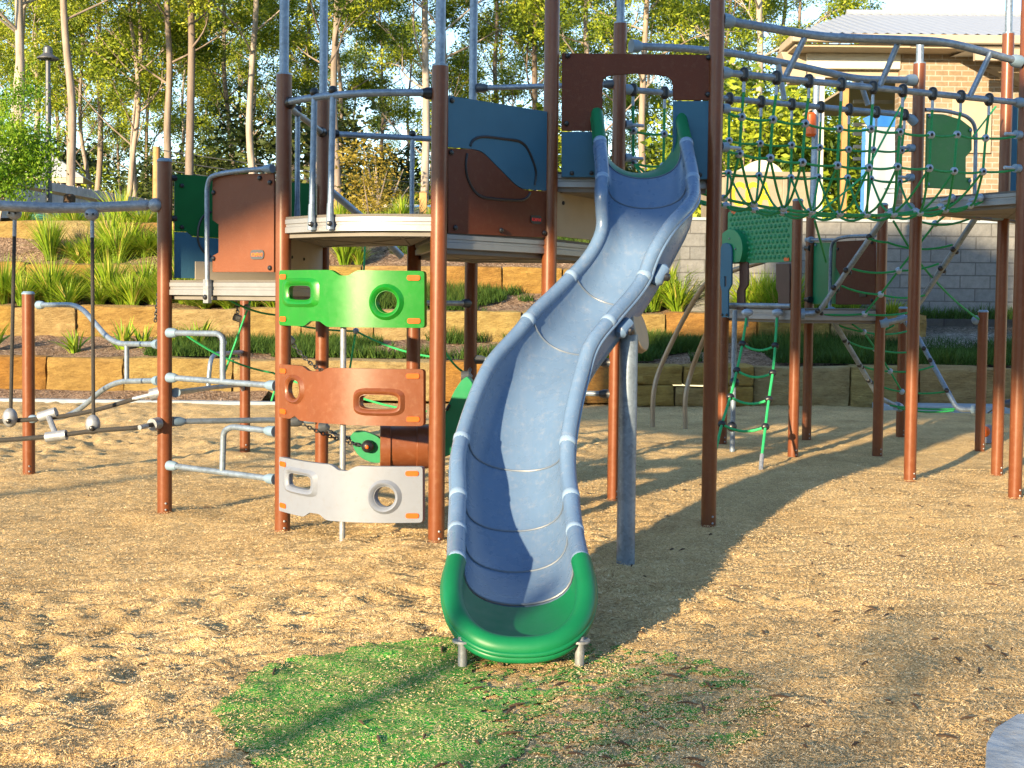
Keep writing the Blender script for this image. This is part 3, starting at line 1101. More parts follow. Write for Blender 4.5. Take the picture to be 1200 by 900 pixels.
def deck(parent, poly, zt, th=0.10, name='deck'):
    mb = MB()
    f = lambda u, v, t: (u, v, t)
    c = Vector((sum(p[0] for p in poly) / len(poly), sum(p[1] for p in poly) / len(poly)))

    def ins(k):
        out = []
        for p in poly:
            d = Vector((p[0], p[1])) - c
            q = c + d * (1 - k / max(d.length, .01))
            out.append((q.x, q.y))
        return out
    mb.prism([poly], f, zt - th, zt - th * 0.62)
    mb.prism([ins(0.008)], f, zt - th * 0.62, zt - th * 0.42)
    mb.prism([poly], f, zt - th * 0.42, zt - 0.012)
    o = mb.build(name, M['alu'], parent, smooth=30, bevel=0.002)
    mb = MB()
    mb.prism([ins(0.006)], f, zt - 0.011, zt + 0.004)
    mb.build('tread_surface', M['deck'], o, smooth=30)
    mb = MB()
    mb.prism([ins(0.05)], f, zt - th - 0.03, zt - th + 0.001)
    k = len(poly)
    for i in range(k):
        a, b = Vector((*ins(0.1)[i], zt - th - 0.02)), Vector((*ins(0.1)[(i + 2) % k], zt - th - 0.02))
        mb.tube([a, b], 0.018, 6)
    mb.build('under_frame', M['deck_under'], o, smooth=30)
    return o


def bolt(mb, p, n, r=0.016, mi=1):
    p = Vector(p)
    n = Vector(n)
    mb.tube([p, p + n * r * 0.5, p + n * r * 0.9, p + n * r * 1.05], [r, r, r * 0.7, r * 0.2], 10, mi)


def text_mesh(name, txt, size, mat, parent, origin, xdir, ydir, ext=0.001, align='CENTER', xs=1.0, weight=0.0):
    cu = bpy.data.curves.new(name, 'FONT')
    cu.body = txt
    cu.size = size
    cu.extrude = ext
    cu.offset = weight
    cu.align_x = align
    cu.align_y = 'CENTER'
    ob = bpy.data.objects.new(name + '_tmp', cu)
    COL.objects.link(ob)
    bpy.context.view_layer.update()
    me = bpy.data.meshes.new_from_object(ob.evaluated_get(bpy.context.evaluated_depsgraph_get()))
    bpy.data.objects.remove(ob)
    xd = Vector(xdir).normalized()
    yd = Vector(ydir).normalized()
    nd = xd.cross(yd)
    po = Vector(OFF.get(parent.name, (0, 0, 0)))
    for v in me.vertices:
        q = Vector(origin) + xd * v.co.x * xs + yd * v.co.y + nd * v.co.z
        v.co = q - po
    me.materials.clear()
    me.materials.append(mat)
    o = bpy.data.objects.new(name, me)
    COL.objects.link(o)
    o.parent = parent
    OFF[o.name] = tuple(po)
    return o


def badge(pl, parent, px, py, w, h, plate, ink, t=0.012):
    u, z = pl.uv(px, py)
    mb = MB()
    mb.prism([rounded([(u - w / 2, z - h / 2), (u + w / 2, z - h / 2), (u + w / 2, z + h / 2), (u - w / 2, z + h / 2)], h * 0.5, 5)], pl.fn(), t, t + 0.004)
    b = mb.build('badge', plate, parent)
    text_mesh('badge_lettering', 'KOMPAN!', h * 0.52, ink, b, pl.at(u, z - h * 0.02, t + 0.0055), pl.d, (0, 0, 1), 0.001, xs=0.86 * w / h * 0.42, weight=0.0006)
    return b


def net_node(mb, p, r=0.03, mi=1):
    mb.sphere(p, r, 8, 6, mi, (1, 0.75, 1))


def clamp(mb, p, d, r, mi=2):
    """two-part black ball clamp on a pipe"""
    p = Vector(p)
    mb.sphere(p + Vector((0, 0, r * 0.85)), r * 1.15, 10, 7, mi, (1, 1, 0.85))
    mb.sphere(p - Vector((0, 0, r * 0.85)), r * 1.15, 10, 7, mi, (1, 1, 0.85))
    mb.tube([p + Vector((0, 0, r * .9)), p - Vector((0, 0, r * .9))], r * 1.25, 10, mi)


def chain(mb, a, b, sag=0.02, mi=0, lk=0.034, r=0.005):
    pts = sagline(a, b, sag, 24)
    L_ = sum((pts[i + 1] - pts[i]).length for i in range(len(pts) - 1))
    n = max(3, int(L_ / (lk * 0.72)))
    for i in range(n):
        t = (i + .5) / n * (len(pts) - 1)
        k = min(int(t), len(pts) - 2)
        c = pts[k].lerp(pts[k + 1], t - k)
        d = (pts[k + 1] - pts[k]).normalized()
        s_ = d.cross(Vector((0, 0, 1)))
        s_ = s_.normalized() if s_.length > .01 else Vector((1, 0, 0))
        if i % 2:
            s_ = d.cross(s_)
        loop = []
        for j in range(8):
            th = 2 * math.pi * j / 8
            loop.append(c + d * math.cos(th) * lk * 0.5 + s_ * math.sin(th) * lk * 0.32)
        mb.tube(loop, r, 5, mi, closed=True)


# ------------------------------------------------------------------ climbing tower (left and centre)
tw = thing('climbing_tower', (-0.6, 8.3, 0), 'brown-post climbing tower with stepped decks, coloured panels and curved hand-hold boards', 'climbing frame')
ZA = zat('A', 345)
ZB = zat('B', 190)
post(tw, 'A', ZA)
post(tw, 'B', ZB)
post(tw, 'C', zat('C', 88), pole=5.6)
post(tw, 'D', zat('D', 78), pole=5.6)
post(tw, 'E', 5.0)
post(tw, 'F', 5.0)
post(tw, 'K', zat('K', 28), pole=5.6)
post(tw, 'H', zat('H', 116), pole=5.6)
post(tw, 'I', 1.98, cap=False)
post(tw, 'J', 2.7, pole=5.6)
post(tw, 'G', 1.62)


def xy(k):
    return (PB[k].x, PB[k].y)


# decks
cd = []
for i in range(9):
    t = i / 8
    a = PB['C'].lerp(PB['D'], t)
    n = Plane(PB['C'], PB['D']).n
    b = 0.16 * math.sin(math.pi * t) + 0.02
    q = a + n * b
    cd.append((q.x, q.y))
Z1 = 2.045
deck(tw, cd + [xy('I'), xy('H')], Z1)
pl = Plane(PB['D'], PB['E'])
deck(tw, [xy('D'), xy('E'), xy('K'), xy('J'), xy('I')], 1.945)
deck(tw, [(PB['E'].x, PB['E'].y + .05), (PB['F'].x, PB['F'].y + .05), xy('K')], 2.40)
deck(tw, [xy('B'), xy('C'), xy('H'), (-2.45, 9.7)], 1.64)

# ---- panel with green and blue boards from the left post back
pBH = Plane(PB['B'], PB['H'])
u1 = pBH.L - 0.06
zt = zat('B', 203)
zb = 1.66
f = pBH.fn()
mb = MB()
wave = [(0.07, zb + .33), (.16, zb + .33), (.2, zb + .30), (u1 * .55, zb + .29), (u1 * .75, zb + .25), (u1, zb + .25)]
mb.prism([[(0.07, zt), (0.07, zb + .33), (.16, zb + .33), (.2, zb + .30), (u1 * .55, zb + .29), (u1 * .75, zb + .25), (u1, zb + .25), (u1, zt)]], f, -0.009, 0.009)
for z in (zt - .03, zb + .42):
    q = pBH.at(0.035, z, 0.0)
    mb.tube([q - pBH.d * .03, q + pBH.d * .05], 0.022, 10, 1)
for z in (zt - .08, zb + .36):
    bolt(mb, pBH.at(0.12, z, .009), pBH.n)
gp = mb.build('green_board', [M['p_green'], M['black']], tw, bevel=0.003)
mb = MB()
mb.prism([[(0.07, zb), (u1, zb)] + [(a, b - .004) for a, b in wave[::-1]]], f, -0.009, 0.009)
for uu in (.25, .35, .43):
    bolt(mb, pBH.at(uu, zb + .06, .009), pBH.n, .009)
mb.build('blue_board', [M['p_blue'], M['black']], tw, bevel=0.003)
mb = MB()
gr = [pBH.at(*pBH.uv(*q), .010) for q in ((247, 248), (238, 253), (233, 262), (231, 275), (233, 287), (240, 297), (246, 301))]
mb.tube(catmull(gr, 4), .009, 6)
mb.build('groove', M['black'], gp)
# beige riser between the low and the middle deck
pCH = Plane(PB['C'], PB['H'])
mb = MB()
mb.prism([[(.05, 1.65), (pCH.L - .05, 1.65), (pCH.L - .05, 1.95), (.05, 1.95)]], pCH.fn(), -.01, .01)
mb.prism([[(.2, 1.65), (pBH.L - .07, 1.65), (pBH.L - .07, 1.78), (.2, 1.78)]], pBH.fn(), .05, .06)
for uu in (.2, .6):
    bolt(mb, pCH.at(uu, 1.8, .01), pCH.n, .012)
mb.build('riser_board', [M['p_beige'], M['black']], tw, bevel=.003)

# ---- brown board with pipe frame between the two left posts
pBC = Plane(PB['B'], PB['C'])
f = pBC.fn()
mb = MB()
ol = [pBC.uv(*q) for q in ((250, 210), (256, 205), (322, 203), (322, 319), (250, 319), (250, 300), (257, 296), (257, 263), (250, 258))]
mb.prism([ol], f, -.009, .009)
for q in ((252, 226), (306, 209), (318, 214), (252, 303), (318, 314)):
    u, z = pBC.uv(*q)
    bolt(mb, pBC.at(u, z, .009), pBC.n, .017)
bb = mb.build('brown_board', [M['p_tan'], M['black']], tw, bevel=.003)
badge(pBC, bb, 303.3, 298.5, .125, .062, M['badge'], M['badge_txt'])
pts = [pBC.at(*pBC.uv(*q), .03) for q in ((322, 198), (290, 200), (262, 204), (250, 208), (246.5, 220), (246.5, 260), (247, 335))]
bar('pipe_frame', fillet(pts, .08), .0165, M['galv'], tw, (1, 0), M['cap'])
mb = MB()
q = pBC.at(*pBC.uv(247, 338), .03)
mb.box((q.x, q.y, q.z - .02), (.05, .03, .16), rot=math.atan2(pBC.d.y, pBC.d.x))
bolt(mb, q + pBC.n * .015 - Vector((0, 0, .06)), pBC.n, .018)
mb.build('pipe_foot', [M['galv_pale'], M['black']], tw)

# ---- climbing bars between the two left posts
sk = M['cap']


def pxbar(plane, pxs, r=.0205, off=0.0, fil=.07, sockets=(1, 1), name='climbing_bar', mat=None, sm=None):
    pts = [plane.at(*plane.uv(*q), off) for q in pxs]
    return bar(name, fillet(pts, fil) if len(pts) > 2 else pts, r, mat or M['galv'], tw, sockets, sm or sk)


pxbar(pBC, ((199, 390), (256, 391), (261, 396), (261, 446)), sockets=(1, 0), fil=.12)
pxbar(pBC, ((199, 442.5), (322, 452)))
pxbar(pBC, ((321, 505.5), (272, 500), (262, 505), (260.5, 551)), sockets=(1, 0), fil=.12)
pxbar(pBC, ((199, 545.5), (321, 561.5)))
# bars from the left post to the far left-hand post
pBG = Plane(PB['B'], PB['G'])
mb = MB()


def p3(px, py, Yd):
    return P(px, py, Yd)


bg_ = PB['B']
gg = PB['G']
bar('climbing_bar', fillet([p3(206, 460, bg_.y + .05), p3(250, 454, 10.4), p3(281, 451, 11.5), p3(285.5, 456, 11.7), p3(285.5, 490, 11.8)], .08), .02, M['galv'], tw, (1, 0), sk)
bar('climbing_bar', fillet([p3(289, 412, 11.9), p3(252, 415, 10.6), p3(246.5, 421, 10.4), p3(244, 452, 10.4)], .12), .02, M['galv'], tw, (1, 0), sk)
pBH2 = Plane(PB['B'], PB['H'])
pxbar(pBH2, ((204, 494), (366, 491.5)))
# low loop bars from the leftmost post
pAB = Plane(PB['A'], PB['B'])
pxbar(pAB, ((46, 357.5), (84, 357), (97, 362), (126, 396), (140, 403), (186, 403.5)), fil=.14)
pxbar(pAB, ((38, 491), (75, 489), (92, 481), (122, 455), (140, 447), (186, 446)), fil=.14)
pxbar(pAB, ((148.5, 404), (148.5, 447)), r=.018, sockets=(0, 0))

# ---- curved guard rail and balusters on the middle deck
pCD = Plane(PB['C'], PB['D'])


def curve_rail(plane, pa, pb, bulge, npt=13):
    ua, za = plane.uv(*pa)
    ub, zb_ = plane.uv(*pb)
    out = []
    for i in range(npt):
        t = i / (npt - 1)
        out.append(plane.at(ua + (ub - ua) * t, za + (zb_ - za) * t, bulge * math.sin(math.pi * t) ** .8))
    return out


def baluster(rail, top, bot, mb_black=True, r=.0195):
    mb = MB()
    d = (Vector(top) - Vector(bot)).normalized()
    mb.tube([Vector(bot), Vector(top)], r, 12)
    mb.sphere(Vector(top) + Vector((0, 0, .03)), .03, 10, 7, 1)
    b0 = Vector(bot)
    mb.tube([b0 - Vector((0, 0, .02)), b0 + Vector((0, 0, .14))], [r * 1.35, r * 1.05], 12)
    bolt(mb, b0 + Vector((0, -r * 1.3, .015)), Vector((0, -1, 0)), .017)
    return mb.build('baluster', [M['galv'], M['black']], rail)


zr = zat('C', 121.5)
rp = [pCD.at(pCD.L * i / 12, zr, .17 * math.sin(math.pi * i / 12) ** .8) for i in range(13)]
rp[0] = pCD.at(.045, zr, 0.0)
rp[-1] = pCD.at(pCD.L - .045, zr, 0.0)
rail = bar('guard_rail', rp, .022, M['galv'], tw, (1, 1), M['black'])
for fr in (.285, .42):
    u = pCD.L * fr
    bl = .17 * math.sin(math.pi * fr) ** .8
    baluster(rail, pCD.at(u, zr, bl), pCD.at(u, Z1 - .07, bl + .025))
a, b = trim(PB['C'] + Vector((0, 0, zr)), PB['H'] + Vector((0, 0, zr)))
rail = bar('guard_rail', [a, b], .022, M['galv'], tw, (1, 1), M['black'])
m_ = a.lerp(b, .3)
baluster(rail, m_, (m_.x, m_.y, Z1), r=.018)
a, b = trim(PB['H'] + Vector((0, 0, zr)), PB['J'] + Vector((0, 0, zr - .02)))
rail = bar('guard_rail', [a, b], .022, M['galv'], tw, (1, 1), M['black'])
m_ = a.lerp(b, .60)
baluster(rail, m_, (m_.x, m_.y, Z1), r=.018)
# sloping pole behind the deck
bar('sloping_pole', [P(372, 205, 9.5), P(388, 224, 9.6), P(434, 263, 9.9), P(470, 300, 10.2)], .03, M['galv'], tw, (0, 0))
# galvanised pole through the curved boards
q = G(401, 638)
bar('fire_pole', [(q.x, q.y, -.1), (q.x, q.y, zat('C', 330))], .019, M['galv_pale'], tw, (0, 0))

# ---- curved hand-hold boards


def climb_board(pl_, corners, notches, holes, mat, bulge=.19):
    """corners: px of TL, TR, BR, BL; notches: (edge, x0, x1, depth px); holes: (px, py, rx, ry, p, rim)"""
    (TL, TR, BR, BL) = [pl_.uv(*c) for c in corners]

    def edge(a, b, notch, sgn):
        out = [a]
        if notch:
            x0, x1, dp = notch
            t0 = (x0 - 331) / 173.0
            t1 = (x1 - 331) / 173.0
            for t, k in ((t0, 0), (t0 + .03, .5), (t0 + .055, 1), (t1 - .055, 1), (t1 - .03, .5), (t1, 0)):
                out.append((a[0] + (b[0] - a[0]) * t, a[1] + (b[1] - a[1]) * t + sgn * dp * .0056 * k))
        out.append(b)
        return out
    top = edge(TL, TR, notches.get('top'), -1)
    bot = edge(BL, BR, notches.get('bot'), 1)[::-1]
    outer = rounded(top + bot, .02, 3)
    loops = [outer]
    rims = []
    for (px, py, rx, ry, p_, rim) in holes:
        c = list(pl_.uv(px, py))
        fq = pl_.fn(bulge)
        for _ in range(12):
            a_, b_ = proj(fq(c[0], c[1], .03))
            c[0] += (px - a_) * .0055
            c[1] -= (py - b_) * .0055
        a_, b_ = proj(fq(c[0], c[1], .03))
        a2, _b = proj(fq(c[0] + .02, c[1], .03))
        _a, b2 = proj(fq(c[0], c[1] + .02, .03))
        k = .02 / max(a2 - a_, 1.5)
        kz = .02 / max(b_ - b2, 1.5)
        loops.append(superell(c[0], c[1], rx * k, ry * kz, p_))
        rims.append((superell(c[0], c[1], (rx + rim) * k, (ry + rim) * kz, p_), superell(c[0], c[1], rx * k * .985, ry * kz * .985, p_), superell(c[0], c[1], (rx + rim * .55) * k, (ry + rim * .55) * kz, p_)))
    # dense flat board, cut into strips, then bent
    bm = bmesh.new()
    tmp = MB()
    tmp.prism(loops, lambda u, v, t: (u, t, v), -.016, .016)
    vs = [bm.verts.new(v) for v in tmp.v]
    for fc in tmp.f:
        try:
            bm.faces.new([vs[i] for i in fc])
        except ValueError:
            pass
    for i in range(1, 22):
        x = pl_.L * i / 22
        bmesh.ops.bisect_plane(bm, geom=bm.verts[:] + bm.edges[:] + bm.faces[:], plane_co=(x, 0, 0), plane_no=(1, 0, 0), dist=1e-5)
    bmesh.ops.recalc_face_normals(bm, faces=bm.faces)
    fb = pl_.fn(bulge)
    mb = MB()
    bm.verts.index_update()
    mb.add([fb(v.co.x, v.co.z, v.co.y + .03) for v in bm.verts], [[v.index for v in f_.verts] for f_ in bm.faces], 0)
    bm.free()
    # raised rims round the holes
    for o_, i_, m2 in rims:
        k = len(o_)
        rings = [[fb(*q, .045) for q in o_], [fb(*q, .066) for q in m2], [fb(*q, .060) for q in [((a[0] + b[0]) / 2, (a[1] + b[1]) / 2) for a, b in zip(m2, i_)]], [fb(*q, .040) for q in i_], [fb(*q, .0) for q in i_]]
        vs = [v for rg in rings for v in rg]
        fs = []
        for r_ in range(len(rings) - 1):
            for j in range(k):
                fs.append((r_ * k + j, r_ * k + (j + 1) % k, (r_ + 1) * k + (j + 1) % k, (r_ + 1) * k + j))
        mb.add(vs, fs, 0)
    o = mb.build('hand_hold_board', mat, tw, smooth=50)
    for (c, sx) in ((TL, 1), (TR, -1), (BR, -1), (BL, 1)):
        up = -1 if c in (TL, TR) else 1
        u = c[0] + sx * .055
        z = c[1] + up * .042
        mb = MB()
        mb.prism([rounded([(u - .036, z - .016), (u + .036, z - .016), (u + .036, z + .016), (u - .036, z + .016)], .016, 4)], fb, .047, .053)
        mb.build('plug', M['orange'], o, bevel=.002)
    return o


climb_board(pCD, ((331, 317), (504, 318), (504, 384), (331, 381)), {'top': (414, 443, 6), 'bot': (376, 409, 6)},
            [(352, 343, 13, 8.5, 4.5, 9), (454, 354, 12.5, 13, 2, 8.5)], M['c_green'])
climb_board(pCD, ((331, 426), (503, 432), (503, 498), (331, 488)), {'top': (374, 411, 5), 'bot': (352, 370, 5)},
            [(345.5, 456, 6.5, 11.5, 2.2, 6), (444.5, 471, 23, 8.5, 4, 8)], M['c_brown'])
climb_board(pCD, ((331, 534), (502, 545), (502, 610), (331, 597)), {'top': (414, 443, 6), 'bot': (376, 409, 6)},
            [(352, 564, 13, 8.5, 4.5, 7.5), (452, 582, 12.5, 12.5, 2, 8)], M['c_white'])

# ---- blue and brown panel between the two front posts
pDE = Plane(PB['D'], PB['E'])
f = pDE.fn()
wave = [(524, 172.5), (551, 174.5), (562, 177), (569, 182), (578, 191), (591, 204), (602, 215), (612, 221), (624, 222.5), (644, 223.5)]
wv = catmull([Vector((*pDE.uv(*q), 0)) for q in wave], 3)
wv = [(v.x, v.y) for v in wv]
mb = MB()
mb.prism([[pDE.uv(524, 112), *wv, pDE.uv(646, 132)]], f, -.009, .009)
for q in ((528, 118), (643, 136), (642, 218)):
    bolt(mb, pDE.at(*pDE.uv(*q), .009), pDE.n, .017)
bd = mb.build('blue_board', [M['p_blue'], M['black']], tw, bevel=.003)
mb = MB()
mb.prism([[(a_, b_ - .005) for a_, b_ in wv] + [pDE.uv(644, 279), pDE.uv(524, 273)]], f, -.009, .009)
for q in ((527, 179), (532, 267), (585.5, 270), (636, 273)):
    bolt(mb, pDE.at(*pDE.uv(*q), .009), pDE.n, .017)
br = mb.build('brown_board', [M['p_brown'], M['black']], tw, bevel=.003)
badge(pDE, br, 626.5, 257.5, .11, .055, M['badge_dark'], M['badge_red'])
for part, arc in ((bd, ((549.5, 171), (553, 164.5), (560, 161), (570, 160.5), (590, 163), (606, 165.5), (615, 172), (622, 186), (626.5, 202), (625, 217))),
                  (br, ((546, 180), (544.5, 192), (546, 207), (553, 222), (562, 230), (575, 233), (606, 235), (616, 232), (620, 226)))):
    mb = MB()
    mb.tube(catmull([pDE.at(*pDE.uv(*q), .010) for q in arc], 4), .0095, 6)
    mb.build('groove', M['black'], part)
# pipe feet of the panel
# ---- entrance panel above the slide
pEF = Plane(PB['E'], PB['F'])
f = pEF.fn()
mb = MB()
ar = [(706, 153.5), (706, 100), (707, 93), (712, 89.5), (722, 88), (745, 86.5), (770, 88), (782, 90), (787, 94), (788.5, 100), (788.5, 117.5)]
mb.prism([[pEF.uv(*q) for q in ((658.5, 62.5), (835, 64.5), (834, 117.5))] + [pEF.uv(*q) for q in ar[::-1]] + [pEF.uv(658, 153.5)]], f, -.009, .009)
for q in ((665, 66), (830, 68), (829, 111), (663.5, 145)):
    bolt(mb, pEF.at(*pEF.uv(*q), .009), pEF.n, .018)
mb.build('brown_board', [M['p_brown'], M['black']], tw, bevel=.003)
mb = MB()
mb.prism([[pEF.uv(*q) for q in ((658, 154.5), (706, 154.5), (706, 208), (658, 207.5))]], f, -.009, .009)
for q in ((670, 203), (693, 203)):
    bolt(mb, pEF.at(*pEF.uv(*q), .009), pEF.n, .015)
mb.build('blue_board', [M['p_blue'], M['black']], tw, bevel=.003)
mb = MB()
mb.prism([[pEF.uv(*q) for q in ((788.5, 118.5), (834, 118.5), (832, 210.5), (788.5, 209.5))]], f, -.009, .009)
bolt(mb, pEF.at(*pEF.uv(820, 205), .009), pEF.n, .015)
mb.build('blue_board', [M['p_blue'], M['black']], tw, bevel=.003)
# riser between the middle and the slide deck
pEK = Plane(PB['E'], PB['K'])
mb = MB()
mb.prism([[(.05, 1.97), (pEK.L - .05, 1.97), (pEK.L - .05, 2.32), (.05, 2.32)]], pEK.fn(), -.01, .01)
bolt(mb, pEK.at(.18, 2.2, .01), pEK.n, .014)
mb.build('riser_board', [M['p_beige'], M['black']], tw, bevel=.003)
# small green board and rail stub behind the opening
pJK = Plane(PB['J'], PB['K'])
mb = MB()
mb.prism([[(pJK.L - .42, 2.1), (pJK.L - .08, 2.1), (pJK.L - .08, 2.78), (pJK.L - .42, 2.78)]], pJK.fn(), -.009, .009)
mb.build('green_board', M['p_green'], tw, bevel=.003)
for z, k in ((3.17, 0), (1.06, 0), (.82, 0)):
    a, b = trim(PB['J'] + Vector((0, 0, z)), PB['K'] + Vector((0, 0, z)))
    bar('climbing_bar', [a, b], .0205, M['galv'], tw, (1, 1), M['socket'])
a, b = trim(PB['I'] + Vector((0, 0, 1.5)), PB['J'] + Vector((0, 0, 1.5)))
bar('climbing_bar', [a, b], .0205, M['galv_pale'], tw, (1, 1), M['socket'])
# climbing net of light green rope under the decks
mb = MB()
for a, b, s_ in (((258, 345, 9.0), (322, 369, 9.3), .03), ((298, 340, 9.4), (262, 440, 9.6), .0), ((214, 390, 9.0), (320, 437, 9.4), .05),
                 ((340, 400, 9.5), (318, 470, 9.6), 0), ((352, 382, 9.3), (417, 388, 9.4), .01), ((417, 388, 9.4), (505, 418, 9.3), .03),
                 ((417, 388, 9.4), (410, 432, 9.4), 0), ((420, 465, 9.3), (500, 482, 9.2), .02), ((520, 410, 9.2), (543, 436, 9.4), .02), ((428, 282, 9.6), (426, 325, 9.6), 0),
                 ((322, 369, 9.3), (352, 382, 9.3), 0), ((320, 437, 9.4), (372, 452, 9.3), .02), ((505, 418, 9.3), (520, 410, 9.2), 0)):
    mb.tube(sagline(P(*a), P(*b), s_, 8), .0085, 6)
for q in ((289, 360, 9.2), (417, 388, 9.4), (262, 402, 9.3)):
    net_node(mb, P(*q), .026)
mb.build('rope_net', [M['rope_lime'], M['knot']], tw)

# ------------------------------------------------------------------ hanging barrel under the decks
hb = thing('hanging_barrel', P(475, 525, 8.35), 'orange-brown barrel with green end plates slung on chains under the tower', 'swinging barrel')
mb = MB()
c = P(474, 523, 8.3)
ax = Vector((1, .12, 0)).normalized()
upv = Vector((0, 0, 1))
fw = ax.cross(upv)
vs = []
n = 22
for k, (t, rr) in enumerate(((-.17, .145), (-.165, .155), (-.10, .158), (-.095, .145), (.08, .145), (.085, .158), (.17, .155), (.175, .145))):
    for j in range(n):
        th = 2 * math.pi * j / n
        vs.append(c + ax * t + (fw * math.cos(th) + upv * math.sin(th)) * rr)
fs = []
for k in range(7):
    for j in range(n):
        fs.append((k * n + j, k * n + (j + 1) % n, (k + 1) * n + (j + 1) % n, (k + 1) * n + j))
fs.append(tuple(range(n)))
fs.append(tuple(7 * n + j for j in range(n)))
mb.add(vs, fs)
mb.build('barrel', M['c_brown'], hb, smooth=40)


def plate(px, Yd, nrm, mat, th=.03):
    pts = [P(x, y, Yd) for x, y in px]
    cc = sum(pts, Vector()) / len(pts)
    nrm = Vector(nrm).normalized()
    mb = MB()
    sm = catmull(pts + [pts[0]], 4)[:-1]
    flat = [Vector((p.x, p.z, 0)) for p in sm]
    tris = tessellate_polygon([flat])
    k = len(sm)
    vs = [p + nrm * th / 2 for p in sm] + [p - nrm * th / 2 for p in sm]
    fs = [t for t in tris] + [(k + c_, k + b_, k + a_) for a_, b_, c_ in tris] + [(i, (i + 1) % k, k + (i + 1) % k, k + i) for i in range(k)]
    mb.add(vs, fs)
    return mb, cc


mb, cc = plate(((411, 511), (417, 505), (430, 506), (446, 514), (450, 530), (447, 541), (432, 540), (418, 530)), 8.2, (0, -1, 0), None, .05)
q = P(431, 523, 8.15)
mb.sphere(q, .045, 12, 8, 1)
mb.sphere(q - Vector((0, .045, .0)), .014, 8, 5, 2)
mb.build('end_plate', [M['c_teal'], M['black'], M['orange']], hb, bevel=.01)
mb, cc = plate(((549, 441), (542, 446), (532, 462), (521, 490), (517, 520), (521, 534), (532, 530), (546, 515), (556, 480), (556, 452)), 8.35, (-.3, -1, 0), None, .06)
mb.tube([P(523, 481, 8.30), P(527, 474, 8.30)], .012, 8, 1)
mb.build('end_plate', [M['c_teal'], M['black']], hb, bevel=.012)
for pts in (((340, 399, 8.2), (381, 436, 8.25), .03), ((349, 494, 8.15), (428, 523, 8.16), .02), ((381, 501, 8.6), (414, 514, 8.3), .02), ((548, 441, 8.4), (551, 432, 9.2), 0)):
    mb = MB()
    chain(mb, P(*pts[0]), P(*pts[1]), pts[2])
    q0 = P(*pts[0])
    mb.tube([q0 - Vector((.045, 0, 0)), q0 + Vector((.005, 0, 0)), q0 + Vector((.03, 0, -.01))], [.036, .036, .018], 12, 1)
    mb.build('chain', [M['chain'], M['socket']], hb)
# upper chains from the low deck
mb = MB()
chain(mb, P(186, 340, 9.4), P(182, 377, 9.4), 0)
chain(mb, P(276, 345, 9.5), P(279, 371, 9.5), 0)
mb.tube([P(274, 371, 9.5), P(282, 374, 9.5)], .03, 10)
mb.build('deck_chain', M['chain'], tw)

# ------------------------------------------------------------------ rope walk on the far left
rw = thing('rope_walk', (-3.9, 8.6, 0), 'rope balance walk with grey overhead pipe and two sagging black foot ropes', 'rope bridge')
yb = PB['B'].y
zr_ = zat('B', 241)
pts = [(-5.6, yb - .35, zr_ + .03), P(0, 241, yb - .12), P(60, 243.5, yb - .06), P(110, 243, yb - .03), P(172, 240.5, yb)]
pts = [Vector(p) for p in pts]
mb = MB()
mb.tube(catmull(pts, 5), .0365, 16)
q = P(172, 240.5, yb)
e = Vector((PB['B'].x, yb, zr_))
dv = (e - q).normalized()
mb.tube([q, q + dv * .03], [.0365, .018], 14)
mb.tube([q + dv * .03, e], .018, 10)
mb.sphere(e - dv * .055 - Vector((0, .03, 0)), .05, 14, 9)
mb.build('overhead_pipe', M['galv_pale'], rw)
for (t_, b_, yy) in (((17.5, 247), (12.5, 486), yb - .02), ((108, 248), (109.5, 494), yb - .18)):
    mb = MB()
    a = P(*t_, yb - .04)
    b = P(*b_, yy)
    mb.tube([a + (b - a) * .12, b], .0125, 10, 0)
    mb.tube([a, a + (b - a) * .125], .0135, 10, 1)
    mb.sphere(a + Vector((0, -.01, -.02)), .052, 14, 9, 1, (1, .7, .85))
    for dx in (-.022, .022):
        bolt(mb, a + Vector((dx, -.045, -.02)), Vector((0, -1, 0)), .008, 2)
    mb.sphere(b + Vector((0, -.01, -.02)), .06, 14, 9, 1, (.85, .8, 1.15))
    bolt(mb, b + Vector((.01, -.058, -.04)), Vector((0, -1, 0)), .018, 2)
    mb.build('hanger', [M['rope_dark'], M['galv_pale'], M['black']], rw)
for row in (((189, 460), (160, 467), (110, 481), (64, 489), (14, 493), (-60, 496), yb + .0), ((190, 499), (160, 501), (109.5, 505), (62, 511), (0, 516), (-60, 518), yb - .22)):
    yy = row[-1]
    pts = [P(x, y, yy + (0.0 if i else 0)) for i, (x, y) in enumerate(row[:-1])]
    pts[0] = Vector((PB['B'].x - .03, PB['B'].y - (.0 if yy > yb - .1 else .05), pts[0].z))
    sm = catmull(pts, 5)
    mb = MB()
    mb.tube(sm, .0165, 10, 0)
    d = (sm[1] - sm[0]).normalized()
    mb.tube([sm[0], sm[0] + d * .07], .043, 14, 1)
    mb.tube([sm[0] + d * .07, sm[0] + d * .2], .017, 10, 1)
    mb.build('foot_rope', [M['rope_dark'], M['galv_pale']], rw)
a, b = P(56, 486, yb), P(66, 511, yb - .22)
mb = MB()
mb.tube([a, b], .02, 10)
mb.tube([a + Vector((-.06, 0, -.02)), a + Vector((.06, 0, .02))], .036, 14)
mb.tube([b + Vector((-.07, 0, -.01)), b + Vector((.07, 0, .01))], .036, 14)
mb.build('rope_link', M['galv_pale'], rw)

